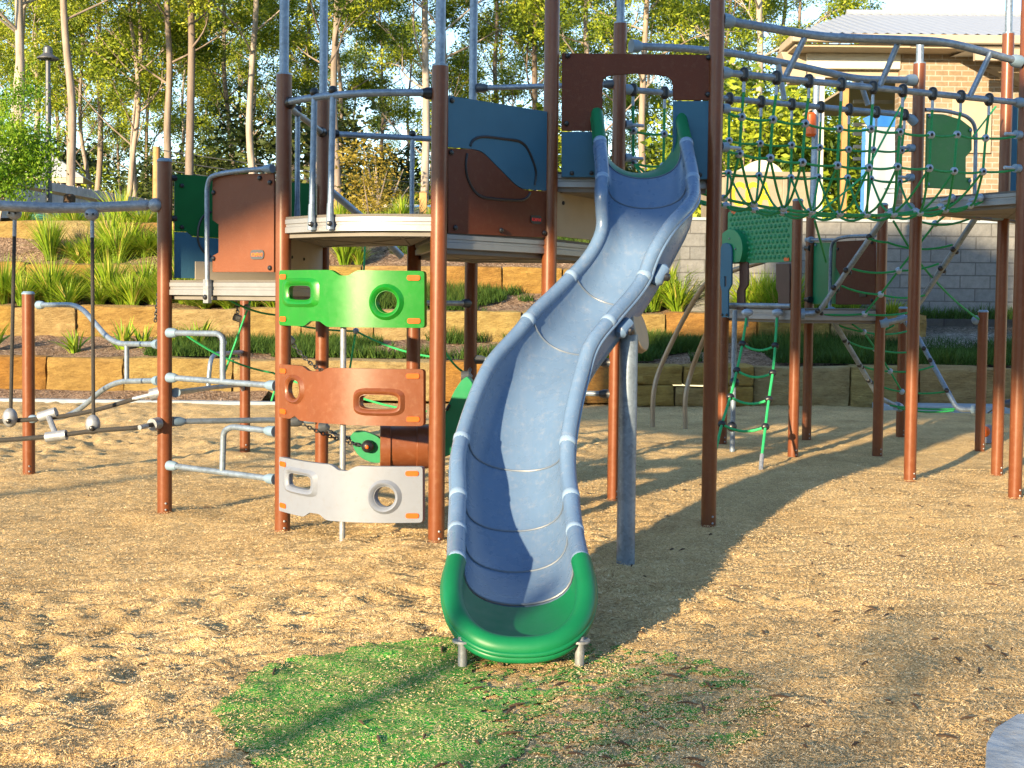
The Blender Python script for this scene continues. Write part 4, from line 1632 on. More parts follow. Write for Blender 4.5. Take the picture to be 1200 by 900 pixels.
# ------------------------------------------------------------------ slide
sd = thing('slide', (.3, 6.3, 0), 'wavy blue-grey plastic slide with green ends curving down to the chips', 'slide')
W2 = .285
ctrl = [(.838, 8.125, 2.80), (.85, 7.92, 2.575), (.847, 7.62, 2.31), (.795, 7.40, 2.08), (.565, 7.2, 1.68), (.318, 6.9, 1.415), (.135, 6.65, 1.165), (.018, 6.3, .79), (.022, 6.0, .545), (.030, 5.74, .42), (.042, 5.42, .345), (.046, 5.2, .315)]
dep_c = [.40, .235, .24, .245, .245, .25, .255, .26, .25, .235, .22, .21]
NS = 10
path = catmull(ctrl, NS)
dep = [p.x for p in catmull([(d, 0, 0) for d in dep_c], NS)]


def frame(i):
    a = path[max(i - 1, 0)]
    b = path[min(i + 1, len(path) - 1)]
    t = (b - a).normalized()
    r = t.cross(Vector((0, 0, 1))).normalized()
    if r.x < 0:
        r = -r
    n = r.cross(t)
    if n.z < 0:
        n = -n
    k = min(max((i - NS) / NS, 0), 1)
    n = (n * k + Vector((0, 0, 1)) * (1 - k)).normalized()
    return t, r, n


def usec(c, r, n, w, d, thk):
    out = []
    m = 20
    for j in range(m + 1):
        a_ = math.pi * j / m
        x = -math.cos(a_)
        y = math.sin(a_) ** .62
        x = math.copysign(abs(x) ** 1.0, x)
        out.append(c + r * x * (w + thk) - n * (y * d + thk * math.sin(a_)))
    return out


def chute(name, i0, i1, mat):
    mb = MB()
    ins_, outs = [], []
    for i in range(i0, i1 + 1):
        t, r, n = frame(i)
        ins_.append(usec(path[i], r, n, W2 - .03, dep[i], 0))
        outs.append(usec(path[i], r, n, W2 - .03, dep[i], .035))
    m = len(ins_[0])
    k = len(ins_)
    vs = [v for s_ in ins_ for v in s_] + [v for s_ in outs for v in s_]
    fs = []
    o2 = k * m
    for i in range(k - 1):
        for j in range(m - 1):
            fs.append((i * m + j, i * m + j + 1, (i + 1) * m + j + 1, (i + 1) * m + j))
            fs.append((o2 + i * m + j, o2 + (i + 1) * m + j, o2 + (i + 1) * m + j + 1, o2 + i * m + j + 1))
    for i in (0, k - 1):
        for j in range(m - 1):
            fs.append((i * m + j, i * m + j + 1, o2 + i * m + j + 1, o2 + i * m + j))
    mb.add(vs, fs)
    for sg in (-1, 1):
        rail_ = []
        for i in range(i0, i1 + 1):
            t, r, n = frame(i)
            rail_.append(path[i] + r * sg * (W2) + n * .0)
        mb.tube(rail_, .042, 16)
        # narrow lip bead along the outside of the rail
        bead = []
        for i in range(i0, i1 + 1):
            t, r, n = frame(i)
            bead.append(path[i] + r * sg * (W2 + .036) - n * .022)
        mb.tube(bead, .011, 8)
    return mb.build(name, mat, sd, smooth=60)


# joint positions along the control polygon
cuts = [0, NS * 1, NS * 2, NS * 4, NS * 5, NS * 7, NS * 8, NS * 9, NS * 10]
chute('entry_section', 0, cuts[1], M['slide_green'])
for a, b in zip(cuts[1:-1], cuts[2:]):
    chute('chute_section', a, b, M['slide'])
for ci in cuts[1:]:
    t, r, n = frame(ci)
    mb = MB()
    for sg in (-1, 1):
        q = path[ci] + r * sg * W2
        mb = MB()
        mb.tube([q - t * .020, q - t * .015, q + t * .015, q + t * .020], [.042, .0455, .0455, .042], 18)
        mb.build('rail_collar', M['slide_rib'], sd, smooth=50)
    mb = MB()
    u_ = usec(path[ci], r, n, W2 - .033, dep[ci] - .002, 0)
    mb.tube(u_, .0055, 6)
    mb.build('joint_seam', M['slide_seam'], sd)
# pads with bolts outside the right rail in the middle
for ci in (NS * 4 - 2, NS * 5 - 2):
    t, r, n = frame(ci)
    q = path[ci] + r * (W2 + .02) - n * .10
    mb = MB()
    mb.tube([q - t * .07, q - t * .05, q + t * .05, q + t * .07], [.02, .04, .04, .02], 12)
    bolt(mb, q + r * .035 - n * .02, (r - n * .3).normalized(), .024)
    mb.build('bolt_pad', [M['slide'], M['black']], sd)

# exit: scooped green lip
mb = MB()
i0 = cuts[-1]
xc, yc, zc = path[i0]
LEN = .545
NE = 16
rows_in, rows_out = [], []
rimL, rimR = [], []
for k in range(NE + 1):
    u = k / NE
    s_ = math.sin(u * math.pi / 2)
    wdt = W2 * max(math.cos(u * math.pi / 2), 0) ** .55
    if k == NE:
        wdt = 0.0
    flare = 1.0 + .12 * math.sin(u * math.pi)
    y = yc - LEN * (s_ ** .92)
    zr1 = .100 + (zc - .100) * (1 - s_) ** .75 * (1 - .15 * s_)
    zf = .128 - .028 * s_
    d = max(zr1 - zf, .004)
    cpt = Vector((xc + .004 * u, y, zr1))
    tilt = Vector((0, -.25 * (1 - u), 1)).normalized()
    rows_in.append(usec(cpt, Vector((1, 0, 0)), Vector((0, 0, 1)), max(wdt * flare - .03, .001), d, 0))
    rows_out.append(usec(cpt, Vector((1, 0, 0)), Vector((0, 0, 1)), max(wdt * flare - .03, .001), d, .035))
    rimL.append(cpt + Vector((-wdt * flare, 0, 0)))
    rimR.append(cpt + Vector((wdt * flare, 0, 0)))
m = len(rows_in[0])
kk = len(rows_in)
vs = [v for s_ in rows_in for v in s_] + [v for s_ in rows_out for v in s_]
fs = []
o2 = kk * m
for i in range(kk - 1):
    for j in range(m - 1):
        fs.append((i * m + j, i * m + j + 1, (i + 1) * m + j + 1, (i + 1) * m + j))
        fs.append((o2 + i * m + j, o2 + (i + 1) * m + j, o2 + (i + 1) * m + j + 1, o2 + i * m + j + 1))
mb.add(vs, fs)
loop = rimL + rimR[-2::-1]
# resample evenly
acc = [0]
for i in range(1, len(loop)):
    acc.append(acc[-1] + (loop[i] - loop[i - 1]).length)
ev = []
for i in range(61):
    dd = acc[-1] * i / 60
    k = next(j for j in range(1, len(acc)) if acc[j] >= dd - 1e-9)
    tt = (dd - acc[k - 1]) / max(acc[k] - acc[k - 1], 1e-9)
    ev.append(loop[k - 1].lerp(loop[k], tt))
for _ in range(3):
    ev = [ev[0]] + [(ev[i - 1] + ev[i] * 2 + ev[i + 1]) / 4 for i in range(1, 60)] + [ev[-1]]
mb.tube(ev, .047, 16)
cen = Vector((xc, yc - .1, 0))
for off_, dz_, r_ in ((.042, -.018, .012), (.026, -.038, .020)):
    bead = []
    for p_ in ev:
        o_ = Vector((p_.x - cen.x, p_.y - cen.y, 0)).normalized()
        bead.append(p_ + o_ * off_ + Vector((0, 0, dz_)))
    mb.tube(bead, r_, 8)
mb.build('exit_section', M['slide_green'], sd, smooth=60)
# legs of the exit and the big galvanised support
for px in (542, 679):
    q = G(px, 783)
    mb = MB()
    mb.tube([(q.x, q.y, -.1), (q.x, q.y, .135)], .020, 14)
    mb.tube([(q.x, q.y, .112), (q.x, q.y, .121)], .044, 16)
    mb.build('leg', M['galv_pale'], sd)
q = G(733, 661)
mb = MB()
mb.tube([(q.x, q.y, -.2), (q.x, q.y, P(738, 392, q.y).z)], .0535, 24)
mb.build('support_pole', M['galv'], sd)
mb = MB()
h = P(746, 388, q.y + .10)
ax_ = Vector((.85, -.35, .25)).normalized()
mb.tube([h - ax_ * .03, h + ax_ * .0, h + ax_ * .03], [.125, .135, .125], 24)
mb.tube([P(739, 392, q.y), h], .03, 10)
mb.build('support_bracket', M['curve_pole'], sd, bevel=.006)

# ------------------------------------------------------------------ rope net bridge to the right
nb = thing('net_bridge', (2.6, 9.2, 2.2), 'suspended green rope net bridge with grey pipe rails between the slide deck and right deck', 'rope bridge')
QF, QS, QK, QQ = PB['F'], PB['S'], PB['K'], PB['Q']
pFS = Plane(QF, QS)
pKQ = Plane(QK, QQ)
zn = zat('F', 84)
zs_ = zat('S', 121)
zk = zat('K', 104)
zq = zat('Q', 136)


def rail_z(pl_, za, zb_):
    return lambda u: za + (zb_ - za) * u / pl_.L


near_z = rail_z(pFS, zn, zs_)
far_z = rail_z(pKQ, zk, zq)
mb = MB()
bar('hand_rail', [pFS.at(.045, near_z(0)), pFS.at(pFS.L - .045, near_z(pFS.L))], .0235, M['galv'], nb, (1, 1), M['cap'])
bar('hand_rail', [pKQ.at(.045, far_z(0)), pKQ.at(pKQ.L - .12, far_z(pKQ.L)), pKQ.at(pKQ.L - .045, far_z(pKQ.L) - .05)], .0235, M['galv'], nb, (1, 1), M['cap'])


def onp(pl_, px, py, off=0.0):
    u, z = pl_.uv(px, py)
    return pl_.at(u, z, off)


arch_n = [onp(pFS, 848, 24), onp(pFS, 905, 36.5, .06), onp(pFS, 953, 46.5, .10), onp(pFS, 1020, 49.5, .12), onp(pFS, 1085, 51, .10), onp(pFS, 1119, 55, .06), onp(pFS, 1193, 72)]
arch_f = [onp(pKQ, 741, 54), onp(pKQ, 800, 56.5), onp(pKQ, 858, 62), onp(pKQ, 930, 76), onp(pKQ, 1003, 92.5), onp(pKQ, 1070, 94)]
for arc in (arch_n, arch_f):
    bar('arch_pipe', fillet(arc, .16), .029, M['galv'], nb, (1, 1), M['cap'])
mb = MB()
for (p0, p1) in (((934, 47), (921, 89)), ((1043, 53), (1031, 101)), ((1151, 64), (1136, 114))):
    mb = MB()
    mb.tube([onp(pFS, *p0, .08), onp(pFS, *p1, 0)], .022, 12)
    mb.build('strut', M['galv'], nb)
for (p0, p1) in (((912, 74), (919, 117)), ((1008, 95), (1017, 123))):
    mb = MB()
    mb.tube([onp(pKQ, *p0), onp(pKQ, *p1)], .022, 12)
    mb.build('strut', M['galv'], nb)

near_px = [862, 872, 910, 948, 986, 1023, 1058, 1093, 1126, 1159]
near_px = near_px[1:]
far_px = [742, 779, 817, 855, 892, 928, 962, 995, 1027, 1060]


def side_net(pl_, pxs, pyf, zf, drop1, drop2):
    mb = MB()
    r1, r2 = [], []
    tops = []
    Lr = pl_.L
    for px in pxs:
        u = pl_.uv(px, pyf(px))[0]
        tops.append((u, pl_.at(u, zf(u))))
    for (u, tp) in tops:
        s_ = math.sin(math.pi * min(max(u / Lr, 0), 1)) * .035
        j = random.uniform(-.02, .02)
        a = pl_.at(u + j, zf(u) - drop1 - s_ + random.uniform(-.012, .012), -.01)
        b = pl_.at(u + j * 1.6, zf(u) - drop2 - s_ + random.uniform(-.012, .012), -.02)
        r1.append(a)
        r2.append(b)
        clamp(mb, tp, pl_.d, .0285)
        mb.tube([tp - Vector((0, 0, .05)), tp - Vector((0, 0, .12))], .0115, 8, 1)
        mb.tube(catmull([tp - Vector((0, 0, .11)), a, b], 4), .0105, 8, 0)
        for q in (a, b):
            mb.sphere(q, .033, 8, 6, 1, (.95, .75, .95))
            mb.sphere(q - Vector((0, .022, 0)), .013, 6, 4, 2)
    for row, dz in ((r1, drop1), (r2, drop2)):
        e0 = pl_.at(.05, zf(0) - dz + .03)
        e1 = pl_.at(Lr - .05, zf(Lr) - dz + .02)
        chainp = [e0] + row + [e1]
        for a, b in zip(chainp, chainp[1:]):
            mb.tube(sagline(a, b, .014, 5), .0095, 7, 0)
        for e, sg in ((e0, 1), (e1, -1)):
            mb.tube([e, e + pl_.d * sg * .05], .034, 12, 3)
            mb.tube([e + pl_.d * sg * .05, e + pl_.d * sg * .16], .013, 8, 1)
    mb.build('side_net', [M['rope_green'], M['knot'], M['black'], M['cap']], nb)
    return r2


r2n = side_net(pFS, near_px, lambda x: 85 + (x - 850) * .107, near_z, .27, .53)
r2f = side_net(pKQ, far_px, lambda x: 104 + (x - 745) * .098, far_z, .295, .545)
# net floor: two foot ropes and V-shaped hangers from both side nets
mb = MB()
fl = [[], []]
nfl = 11
for k, lat in enumerate((.36, .64)):
    for i in range(nfl):
        t = (i + .5) / nfl
        a = QF.lerp(QS, t)
        b = QK.lerp(QQ, t)
        c = a.lerp(b, lat)
        z = 2.38 - .17 * math.sin(math.pi * t) ** .6
        fl[k].append(Vector((c.x, c.y, z + (.01 if k else 0))))
    e0 = QF.lerp(QK, lat)
    e1 = QS.lerp(QQ, lat)
    ch = [Vector((e0.x, e0.y, 2.37))] + fl[k] + [Vector((e1.x, e1.y, 2.37))]
    for a, b in zip(ch, ch[1:]):
        mb.tube(sagline(a, b, .008, 4), .0115, 7)
    for q in fl[k]:
        mb.sphere(q, .034, 8, 6, 1, (1, 1, .8))
for a, b in zip(fl[0], fl[1]):
    mb.tube(sagline(a, b, .045, 7), .0105, 7)


def near_of(q, row):
    return sorted(row, key=lambda p: abs(p.x - q.x))


for q in r2n:
    for k, tgt in enumerate(near_of(q, fl[0])[:2]):
        side = Vector((0, 0, -.07 if k == 0 else -.03))
        mid = q.lerp(tgt, .55) + side
        mb.tube(catmull([q, mid, tgt], 5), .0095, 7)
for q in r2f:
    for tgt in near_of(q, fl[1])[:2]:
        mid = q.lerp(tgt, .55) + Vector((0, 0, -.05))
        mb.tube(catmull([q, mid, tgt], 5), .0095, 7)
mb.build('net_floor', [M['rope_green'], M['knot']], nb)
mb = MB()
for (p0, p1, s_) in (((1062, 112, 9.7), (1013, 205, 9.5), 0), ((1013, 205, 9.5), (951, 255, 9.3), .01), ((1167, 125, 10.4), (1140, 160, 10.2), 0)):
    mb.tube(sagline(P(*p0), P(*p1), s_, 6), .008, 6)
mb.build('brace_rope', M['rope_lime'], nb)

# ------------------------------------------------------------------ right-hand high deck
hd = thing('high_platform', (3.9, 10.1, 0), 'right-hand high deck on tall brown posts with a green panel', 'climbing frame')
tw_keep = tw
post(hd, 'Q', zat('Q', 75), pole=zat('Q', 45))
post(hd, 'R', zat('R', 40), pole=5.6)
post(hd, 'S', 5.0)
q2 = PB['R'] + Vector((.75, .9, 0))
deck(hd, [xy('Q'), xy('S'), (PB['S'].x + .9, PB['S'].y + .5), (q2.x, q2.y), xy('R')], 2.43)
pQR = Plane(PB['Q'], PB['R'])
f = pQR.fn()
mb = MB()
mb.prism([[pQR.uv(*q) for q in ((1086, 133), (1105, 134), (1125, 140), (1138, 150), (1138, 176), (1131, 184), (1131, 208), (1137, 208), (1136, 223), (1084, 220))]], f, -.009, .009)
for q in ((1136, 153), (1135, 212), (1088, 136), (1086, 216)):
    bolt(mb, pQR.at(*pQR.uv(*q), .009), pQR.n, .017)
mb.build('green_board', [M['c_green'], M['cap']], hd, bevel=.003)
pts = [pQR.at(*pQR.uv(*q), .02) for q in ((1082, 129), (1105, 130), (1130, 136), (1139, 144), (1141.5, 156), (1140, 228))]
mb = MB()
mb.tube(fillet(pts, .08), .017, 12)
mb.build('pipe_frame', M['galv'], hd)
mb = MB()
q = P(1196, 175, 10.9)
mb.box((q.x + .12, q.y, q.z), (.5, .02, .9))
mb.build('blue_board', M['p_blue'], hd)
mb = MB()
for px in (1151, 1118):
    q = onp(Plane(PB['Q'], PB['S']), px, 232, .03)
    mb = MB()
    mb.sphere(q, .035, 8, 6)
    mb.tube([q, q + Vector((-.1, -.02, -.03))], .014, 8)
    mb.build('rope_fitting', M['knot'], hd)

# ------------------------------------------------------------------ low platform behind the bridge
lp = thing('low_platform', (2.9, 12.4, 0), 'low climbing platform behind the big post with textured green roof panel and grey deck', 'climbing frame')
post(lp, 'V', 2.55)
post(lp, 'N', zat('N', 236))
post(lp, 'W', 2.55)
post(lp, 'O', zat('O', 241))
deck(lp, [xy('V'), xy('N'), xy('O'), (PB['O'].x + .15, 13.2), xy('W'), (2.75, 13.9)], 1.47, .11)
pVN = Plane(PB['V'], PB['N'])
f = pVN.fn()
# textured green panel with half drum
u0, u1 = .06, pVN.L - .055
zt = pVN.uv(890, 245)[1]
zb = pVN.uv(890, 308)[1]
mb = MB()
mb.prism([rounded([(u0, zb), (u1, zb), (u1, zt), (u0, zt)], .03)], f, -.03, .02)
i = 0
zz = zb + .05
while zz < zt - .02:
    uu = u0 + .06 + (.034 if i % 2 else 0)
    while uu < u1 - .03:
        mb.sphere(pVN.at(uu, zz, .017), .026, 8, 5, 0, (1, .30, .85))
        uu += .068
    zz += .052
    i += 1
gpn = mb.build('textured_roof_panel', M['c_teal'], lp)
for q in ((862, 249), (924, 249.5), (924, 304)):
    u, z = pVN.uv(*q)
    mb = MB()
    mb.prism([rounded([(u - .04, z - .018), (u + .04, z - .018), (u + .04, z + .018), (u - .04, z + .018)], .018, 4)], f, .02, .027)
    mb.build('plug', M['orange'], gpn)
uc, zc_ = pVN.uv(864, 293)
mb = MB()
arc = [(uc + .22 * math.cos(R(a_)), zc_ + .215 * math.sin(R(a_))) for a_ in range(-38, 128, 8)]
mb.prism([arc + [(uc - .135, zc_ + .17), (uc - .135, zc_ - .05), (uc + .03, zc_ - .13)]], f, .02, .10)
for q in ((853, 283), (864, 280), (871, 292)):
    bolt(mb, pVN.at(*pVN.uv(*q), .10), pVN.n, .010)
mb.build('half_drum', [M['c_teal'], M['galv_pale']], lp, bevel=.012)
mb = MB()
lev = [(855.5, 291), (858, 286), (862, 285), (866.5, 287), (868.5, 292), (868.5, 333), (864.5, 341), (864.5, 372), (857, 372), (857, 341), (855, 333)]
slot = [(860, 324), (862.5, 324), (862.5, 336), (860, 336)]
mb.prism([[pVN.uv(*q) for q in lev], [pVN.uv(*q) for q in slot]], f, .105, .125)
for q in ((858, 369), (863.5, 369)):
    bolt(mb, pVN.at(*pVN.uv(*q), .125), pVN.n, .016)
mb.build('lever_plate', [M['p_blue'], M['black']], lp, bevel=.003)
for ol in (((848, 287), (856, 291), (856, 334), (852, 342), (852, 363), (848, 363)), ((869, 306), (879, 307), (879, 334), (875, 340), (875, 363), (866, 363), (866, 341), (869, 334)), ((912, 309), (928, 309), (928, 363), (914.5, 363), (914.5, 344), (912, 338))):
    mb = MB()
    mb.prism([[pVN.uv(*q) for q in ol]], f, .01, .03)
    mb.build('side_board', M['brown_dark'], lp, bevel=.003)
# cross pipe in front edge
a, b = trim(PB['V'] + Vector((0, 0, 1.50)), PB['N'] + Vector((0, 0, 1.50)))
bar('edge_pipe', [a + pVN.n * .02, b + pVN.n * .02], .024, M['galv'], lp, (0, 0))
pWO = Plane(PB['W'], PB['O'])
f = pWO.fn()
mb = MB()
mb.prism([[pWO.uv(*q) for q in ((951, 284), (984, 284), (984, 356), (951, 356))]], f, -.03, -.014)
for q in ((955, 287),):
    bolt(mb, pWO.at(*pWO.uv(*q), -.012), pWO.n, .015)
mb.build('green_board', [M['c_teal'], M['cap']], lp)
mb = MB()
mb.prism([[pWO.uv(*q) for q in ((981, 283), (1026, 281), (1026, 357), (980, 357), (980, 345), (985, 338), (985, 322), (980, 313))]], f, -.009, .009)
for q in ((983, 292), (1023, 285), (1023, 352)):
    bolt(mb, pWO.at(*pWO.uv(*q), .009), pWO.n, .017)
mb.box(tuple(pWO.at(*pWO.uv(1013, 345), .012)), (.12, .02, .05), 1, math.atan2(pWO.d.y, pWO.d.x))
mb.build('brown_board', [M['p_brown'], M['black']], lp, bevel=.003)
mb = MB()
mb.tube([pWO.at(*pWO.uv(948, 281), .02), pWO.at(*pWO.uv(980, 281.5), .02)], .019, 12)
mb.tube(fillet([pWO.at(*pWO.uv(*q), .025) for q in ((1028, 276.5), (1000, 277), (986, 279), (978.5, 283), (976, 292), (974.5, 368))], .08), .019, 12)
mb.tube([pWO.at(*pWO.uv(948, 281), .02), pWO.at(*pWO.uv(953, 281), .02)], .036, 12, 1)
for y in (291, 351):
    mb.tube([pWO.at(*pWO.uv(947, y), .02), pWO.at(*pWO.uv(952, y), .02)], .036, 12, 2)
mb.build('pipe_frame', [M['galv'], M['cap'], M['black']], lp)
# post with ball steps under the deck
q = G(858, 532)
mb = MB()
mb.tube([(q.x, q.y, -.1), (q.x, q.y, 1.45)], .026, 14)
mb.sphere(P(860.5, 448, q.y - .02), .052, 12, 8, 1)
mb.sphere(P(857.5, 500, q.y - .02), .052, 12, 8, 1)
mb.build('ball_step_pole', [M['galv'], M['black']], lp)

# rope ladder
rl = thing('rope_ladder', P(880, 540, 10.9), 'slanting green rope ladder hung from the low platform edge', 'rope ladder')
Lp = [P(875, 371, 11.95), P(870, 403, 11.85), P(863.5, 434, 11.7), P(856, 465, 11.5), P(846, 497, 11.2), P(836, 540, 10.8)]
Rp = [P(910.5, 371, 11.9), P(908.5, 405, 11.75), P(905.5, 437, 11.55), P(901, 468, 11.3), P(897, 500, 11.05), P(893, 533, 10.8)]
mb = MB()
for s_ in (Lp, Rp):
    mb.tube(catmull(s_, 4), .0135, 8)
    for q in s_[1:-1]:
        mb.sphere(q, .036, 8, 6, 1, (1.1, .8, 1))
    mb.tube([s_[0] + Vector((0, 0, .05)), s_[0] - Vector((0, 0, .10))], .019, 8, 2)
    mb.sphere(s_[0] + Vector((0, -.03, .04)), .05, 8, 6, 3, (1.2, .6, .8))
for i in range(1, 5):
    mb.tube(sagline(Lp[i], Rp[i], .055, 8), .0125, 8)
e = Rp[-1]
mb.tube([e, e + (G(891, 556) - e)], .02, 10, 2)
mb.build('ladder_net', [M['rope_lime'], M['black'], M['galv_pale'], M['knot']], rl)

# bent bronze climbing poles
for pts, lab in ((((765, 498, 15.0), (766, 460, 15.0), (775, 428, 14.9), (800, 376, 14.5), (826, 334, 14.0), (850, 320, 13.6), (896, 306, 13.2)), 'longer bent bronze climbing pole rising behind the slide'),
                 (((803, 500, 14.7), (803.5, 464, 14.7), (812, 430, 14.6), (830, 387, 14.1), (846, 366, 13.3)), 'shorter bent bronze climbing pole beside the tall dark post')):
    g0 = G(pts[0][0], pts[0][1])
    t = thing('bent_pole', g0, lab, 'climbing pole', 'bent bronze climbing poles')
    mb = MB()
    pp = [Vector((g0.x, g0.y, -.1))] + [P(a, b, min(c_, g0.y)) for a, b, c_ in pts]
    mb.tube(catmull(pp, 5), .030, 14)
    mb.build('pole', M['curve_pole'], t)

# twisted rope web between two zig-zag pipes
cw = thing('rope_web', (3.7, 11.4, .5), 'slack green rope web strung between two bent grey pipe frames', 'climbing net')
post(cw, 'T', zat('T', 362))
post(cw, 'U', zat('U', 366))


def zig(pts, r=.027, knobs=()):
    mb = MB()
    pp = [P(*p) for p in pts]
    mb.tube(fillet(pp, .07), r, 12)
    for a, b in ((pp[0], pp[1]), (pp[-1], pp[-2])):
        d = (b - a).normalized()
        mb.tube([a - d * .03, a + d * .05], r * 1.9, 12, 1)
    for (i, t) in knobs:
        q = pp[i].lerp(pp[i + 1], t)
        mb.sphere(q + Vector((-.018, -.03, .01)), .028, 8, 6, 2)
        mb.sphere(q + Vector((.03, .01, -.015)), .022, 8, 6, 2)
    return mb.build('pipe', [M['galv'], M['cap'], M['black']], cw)


zig(((937, 368, 11.75), (958, 367.5, 11.7), (1034, 258, 10.9), (1042, 247, 10.5), (1064, 244.5, 10.2)), knobs=((1, .28), (1, .47), (1, .82), (1, .02)))
zig(((1171, 251.5, 10.65), (1146, 251, 10.8), (1066, 372, 11.9), (1034, 379, 11.9)), knobs=((1, .33), (1, .51), (1, .02)))
zig(((974, 366, 12.2), (979, 380, 12.3), (1030, 466, 13.2), (1053, 477, 13.5)), knobs=((1, .22), (1, .55), (1, .76)))
zig(((1056, 372, 13.4), (1074, 392, 13.3), (1122, 480, 12.8), (1145, 480, 12.65)), knobs=((1, .2), (1, .36), (1, .76)))
mb = MB()
runs = [((1018, 279, 11.0), (1040, 284, 11.0), .01), ((1040, 284, 11), (1116, 287, 11), .05), ((999, 315, 11.2), (1053, 317, 11.2), .03), ((1053, 317, 11.2), (1100, 309, 11.2), .02),
        ((986, 335, 11.5), (1032, 345, 11.5), .02), ((1032, 345, 11.5), (1084, 346, 11.5), .03), ((960, 368, 11.8), (1013, 368, 11.8), .01), ((1013, 368, 11.8), (1066, 366, 11.8), .02),
        ((1013, 368, 11.8), (1032, 345, 11.5), 0), ((1032, 345, 11.5), (1053, 317, 11.2), 0), ((1053, 317, 11.2), (1096, 262, 10.8), 0), ((1096, 262, 10.8), (1128, 236, 10.4), 0),
        ((1047, 259, 10.8), (1070, 298, 11.1), 0), ((1070, 298, 11.1), (1147, 374, 12.5), .05), ((955, 259, 10.5), (968, 307, 11.5), 0), ((1074, 258, 10.8), (1143, 253, 10.7), .06),
        ((980, 380, 12.3), (1012, 389, 12.5), .01), ((1012, 389, 12.5), (1064, 388, 12.8), .03), ((992, 399, 12.5), (1026, 409, 12.8), .02), ((1026, 409, 12.8), (1075, 411, 13), .03),
        ((1009, 428, 12.9), (1043, 435, 13), .02), ((1043, 435, 13), (1094, 429, 13), .03), ((1021, 447, 13), (1057, 459, 13.1), .02), ((1057, 459, 13.1), (1108, 459, 13), .02),
        ((1043, 475, 13.3), (1122, 479, 12.9), .02), ((1052, 478, 13.2), (1118, 481, 12.8), .03),
        ((999, 380, 12.3), (1012, 389, 12.5), 0), ((1012, 389, 12.5), (1026, 409, 12.8), 0), ((1026, 409, 12.8), (1043, 435, 13), 0), ((1043, 435, 13), (1057, 459, 13.1), 0), ((1024, 393, 12.6), (1048, 381, 12.5), 0)]
for a, b, s_ in runs:
    mb.tube(sagline(P(*a), P(*b), s_, 8), .0105, 7)
for q in ((1053, 317, 11.2), (1032, 345, 11.5), (1013, 368, 11.8), (1096, 262, 10.8), (1012, 389, 12.5), (1026, 409, 12.8), (1043, 435, 13), (1057, 459, 13.1)):
    mb.sphere(P(*q), .033, 8, 6, 1)
q = P(1144, 375, 12.6)
mb.sphere(q, .05, 10, 7, 2)
mb.build('rope_net', [M['rope_green'], M['knot'], M['cap']], cw)
# white and orange ground fitting behind the right posts
mb = MB()
q = P(1152, 516, 13.2)
mb.box((q.x, q.y, .10), (.16, .08, .2))
mb.sphere((q.x, q.y - .05, .13), .06, 12, 8, 1, (1, .3, 1))
mb.build('step_block', [M['c_white'], M['orange']], cw, bevel=.01)
mb = MB()
q = P(1058, 512, 14.2)
mb.box((q.x, q.y, .1), (.12, .08, .22))
mb.sphere((q.x - .03, q.y - .05, .06), .05, 10, 7, 1, (1.2, .3, .7))
mb.build('step_block', [M['c_white'], M['orange']], cw, bevel=.01)
mb = MB()
q = P(1182, 473, 12.6)
mb.tube([q + Vector((-.06, .02, 0)), q + Vector((.05, 0, 0))], [.03, .06], 12)
mb.tube([q + Vector((-.06, .02, 0)), P(1158, 484, 13.2)], .007, 6)
mb.build('cable_end', M['socket'], cw)

# ------------------------------------------------------------------ plants


def tuft_mesh(seed, n=95, h=.62, spread=.55, wid=.011):
    r_ = np.random.default_rng(seed)
    seg = 5
    az = r_.random(n) * 2 * np.pi
    hh = h * (.55 + .5 * r_.random(n))
    lean = spread * (.10 + .95 * r_.random(n) ** 1.2)
    tt = np.linspace(0, 1, seg)
    V, Fc, T = [], [], []
    for i in range(n):
        d = np.array([math.cos(az[i]), math.sin(az[i])])
        s_ = np.array([-d[1], d[0]])
        tw_ = r_.uniform(-.6, .6)
        s_ = s_ * math.cos(tw_) + d * math.sin(tw_)
        base = d * r_.random() * .09
        o = len(V)
        dr = r_.uniform(.2, .9) * lean[i]
        tn = r_.random()
        for k, t in enumerate(tt):
            out = base + d * lean[i] * (t ** 1.5)
            z = hh[i] * (t - .42 * dr / max(h, .1) * t ** 3)
            wv = wid * (1 - t ** 2.2) * (0.8 + .5 * math.sin(math.pi * min(t * 1.2, 1))) + .0007
            V.append((*(out - s_ * wv), z))
            V.append((*(out + s_ * wv), z))
            T += [1.0 if tn > .92 else min(.9, max(0, .12 + .62 * tn + .22 * t))] * 2
        for k in range(seg - 1):
            a = o + k * 2
            Fc.append((a, a + 1, a + 3, a + 2))
    return mesh_np('tuft', np.array(V), np.array(Fc), M['blade'], tone=np.array(T))


TUFTS = [tuft_mesh(100 + i, n=(120, 260, 190, 330, 150, 240, 210, 90)[i], h=(.5, .68, .85, .6, .74, .56, .92, .45)[i], spread=(.8, .75, .6, 1.0, .95, .7, .75, .9)[i], wid=(.009, .010, .008, .010, .011, .009, .010, .012)[i]) for i in range(8)]
SMALL = [tuft_mesh(200 + i, n=34, h=.62, spread=.55, wid=.022) for i in range(3)]


def bed_z(y):
    if y < 17.9:
        return .58
    if y < 20.1:
        return float(np.interp(y, [18.2, 20.4], [.6, .88]))
    if y < 22.1:
        return float(np.interp(y, [20.2, 20.8, 22.4], [1.26, 1.36, 1.72]))
    if y < 25.2:
        return float(np.interp(y, [22.2, 22.8, 24.2, 25.3], [2.06, 2.15, 2.72, 3.10]))
    return 3.12


pr = random.Random(5)


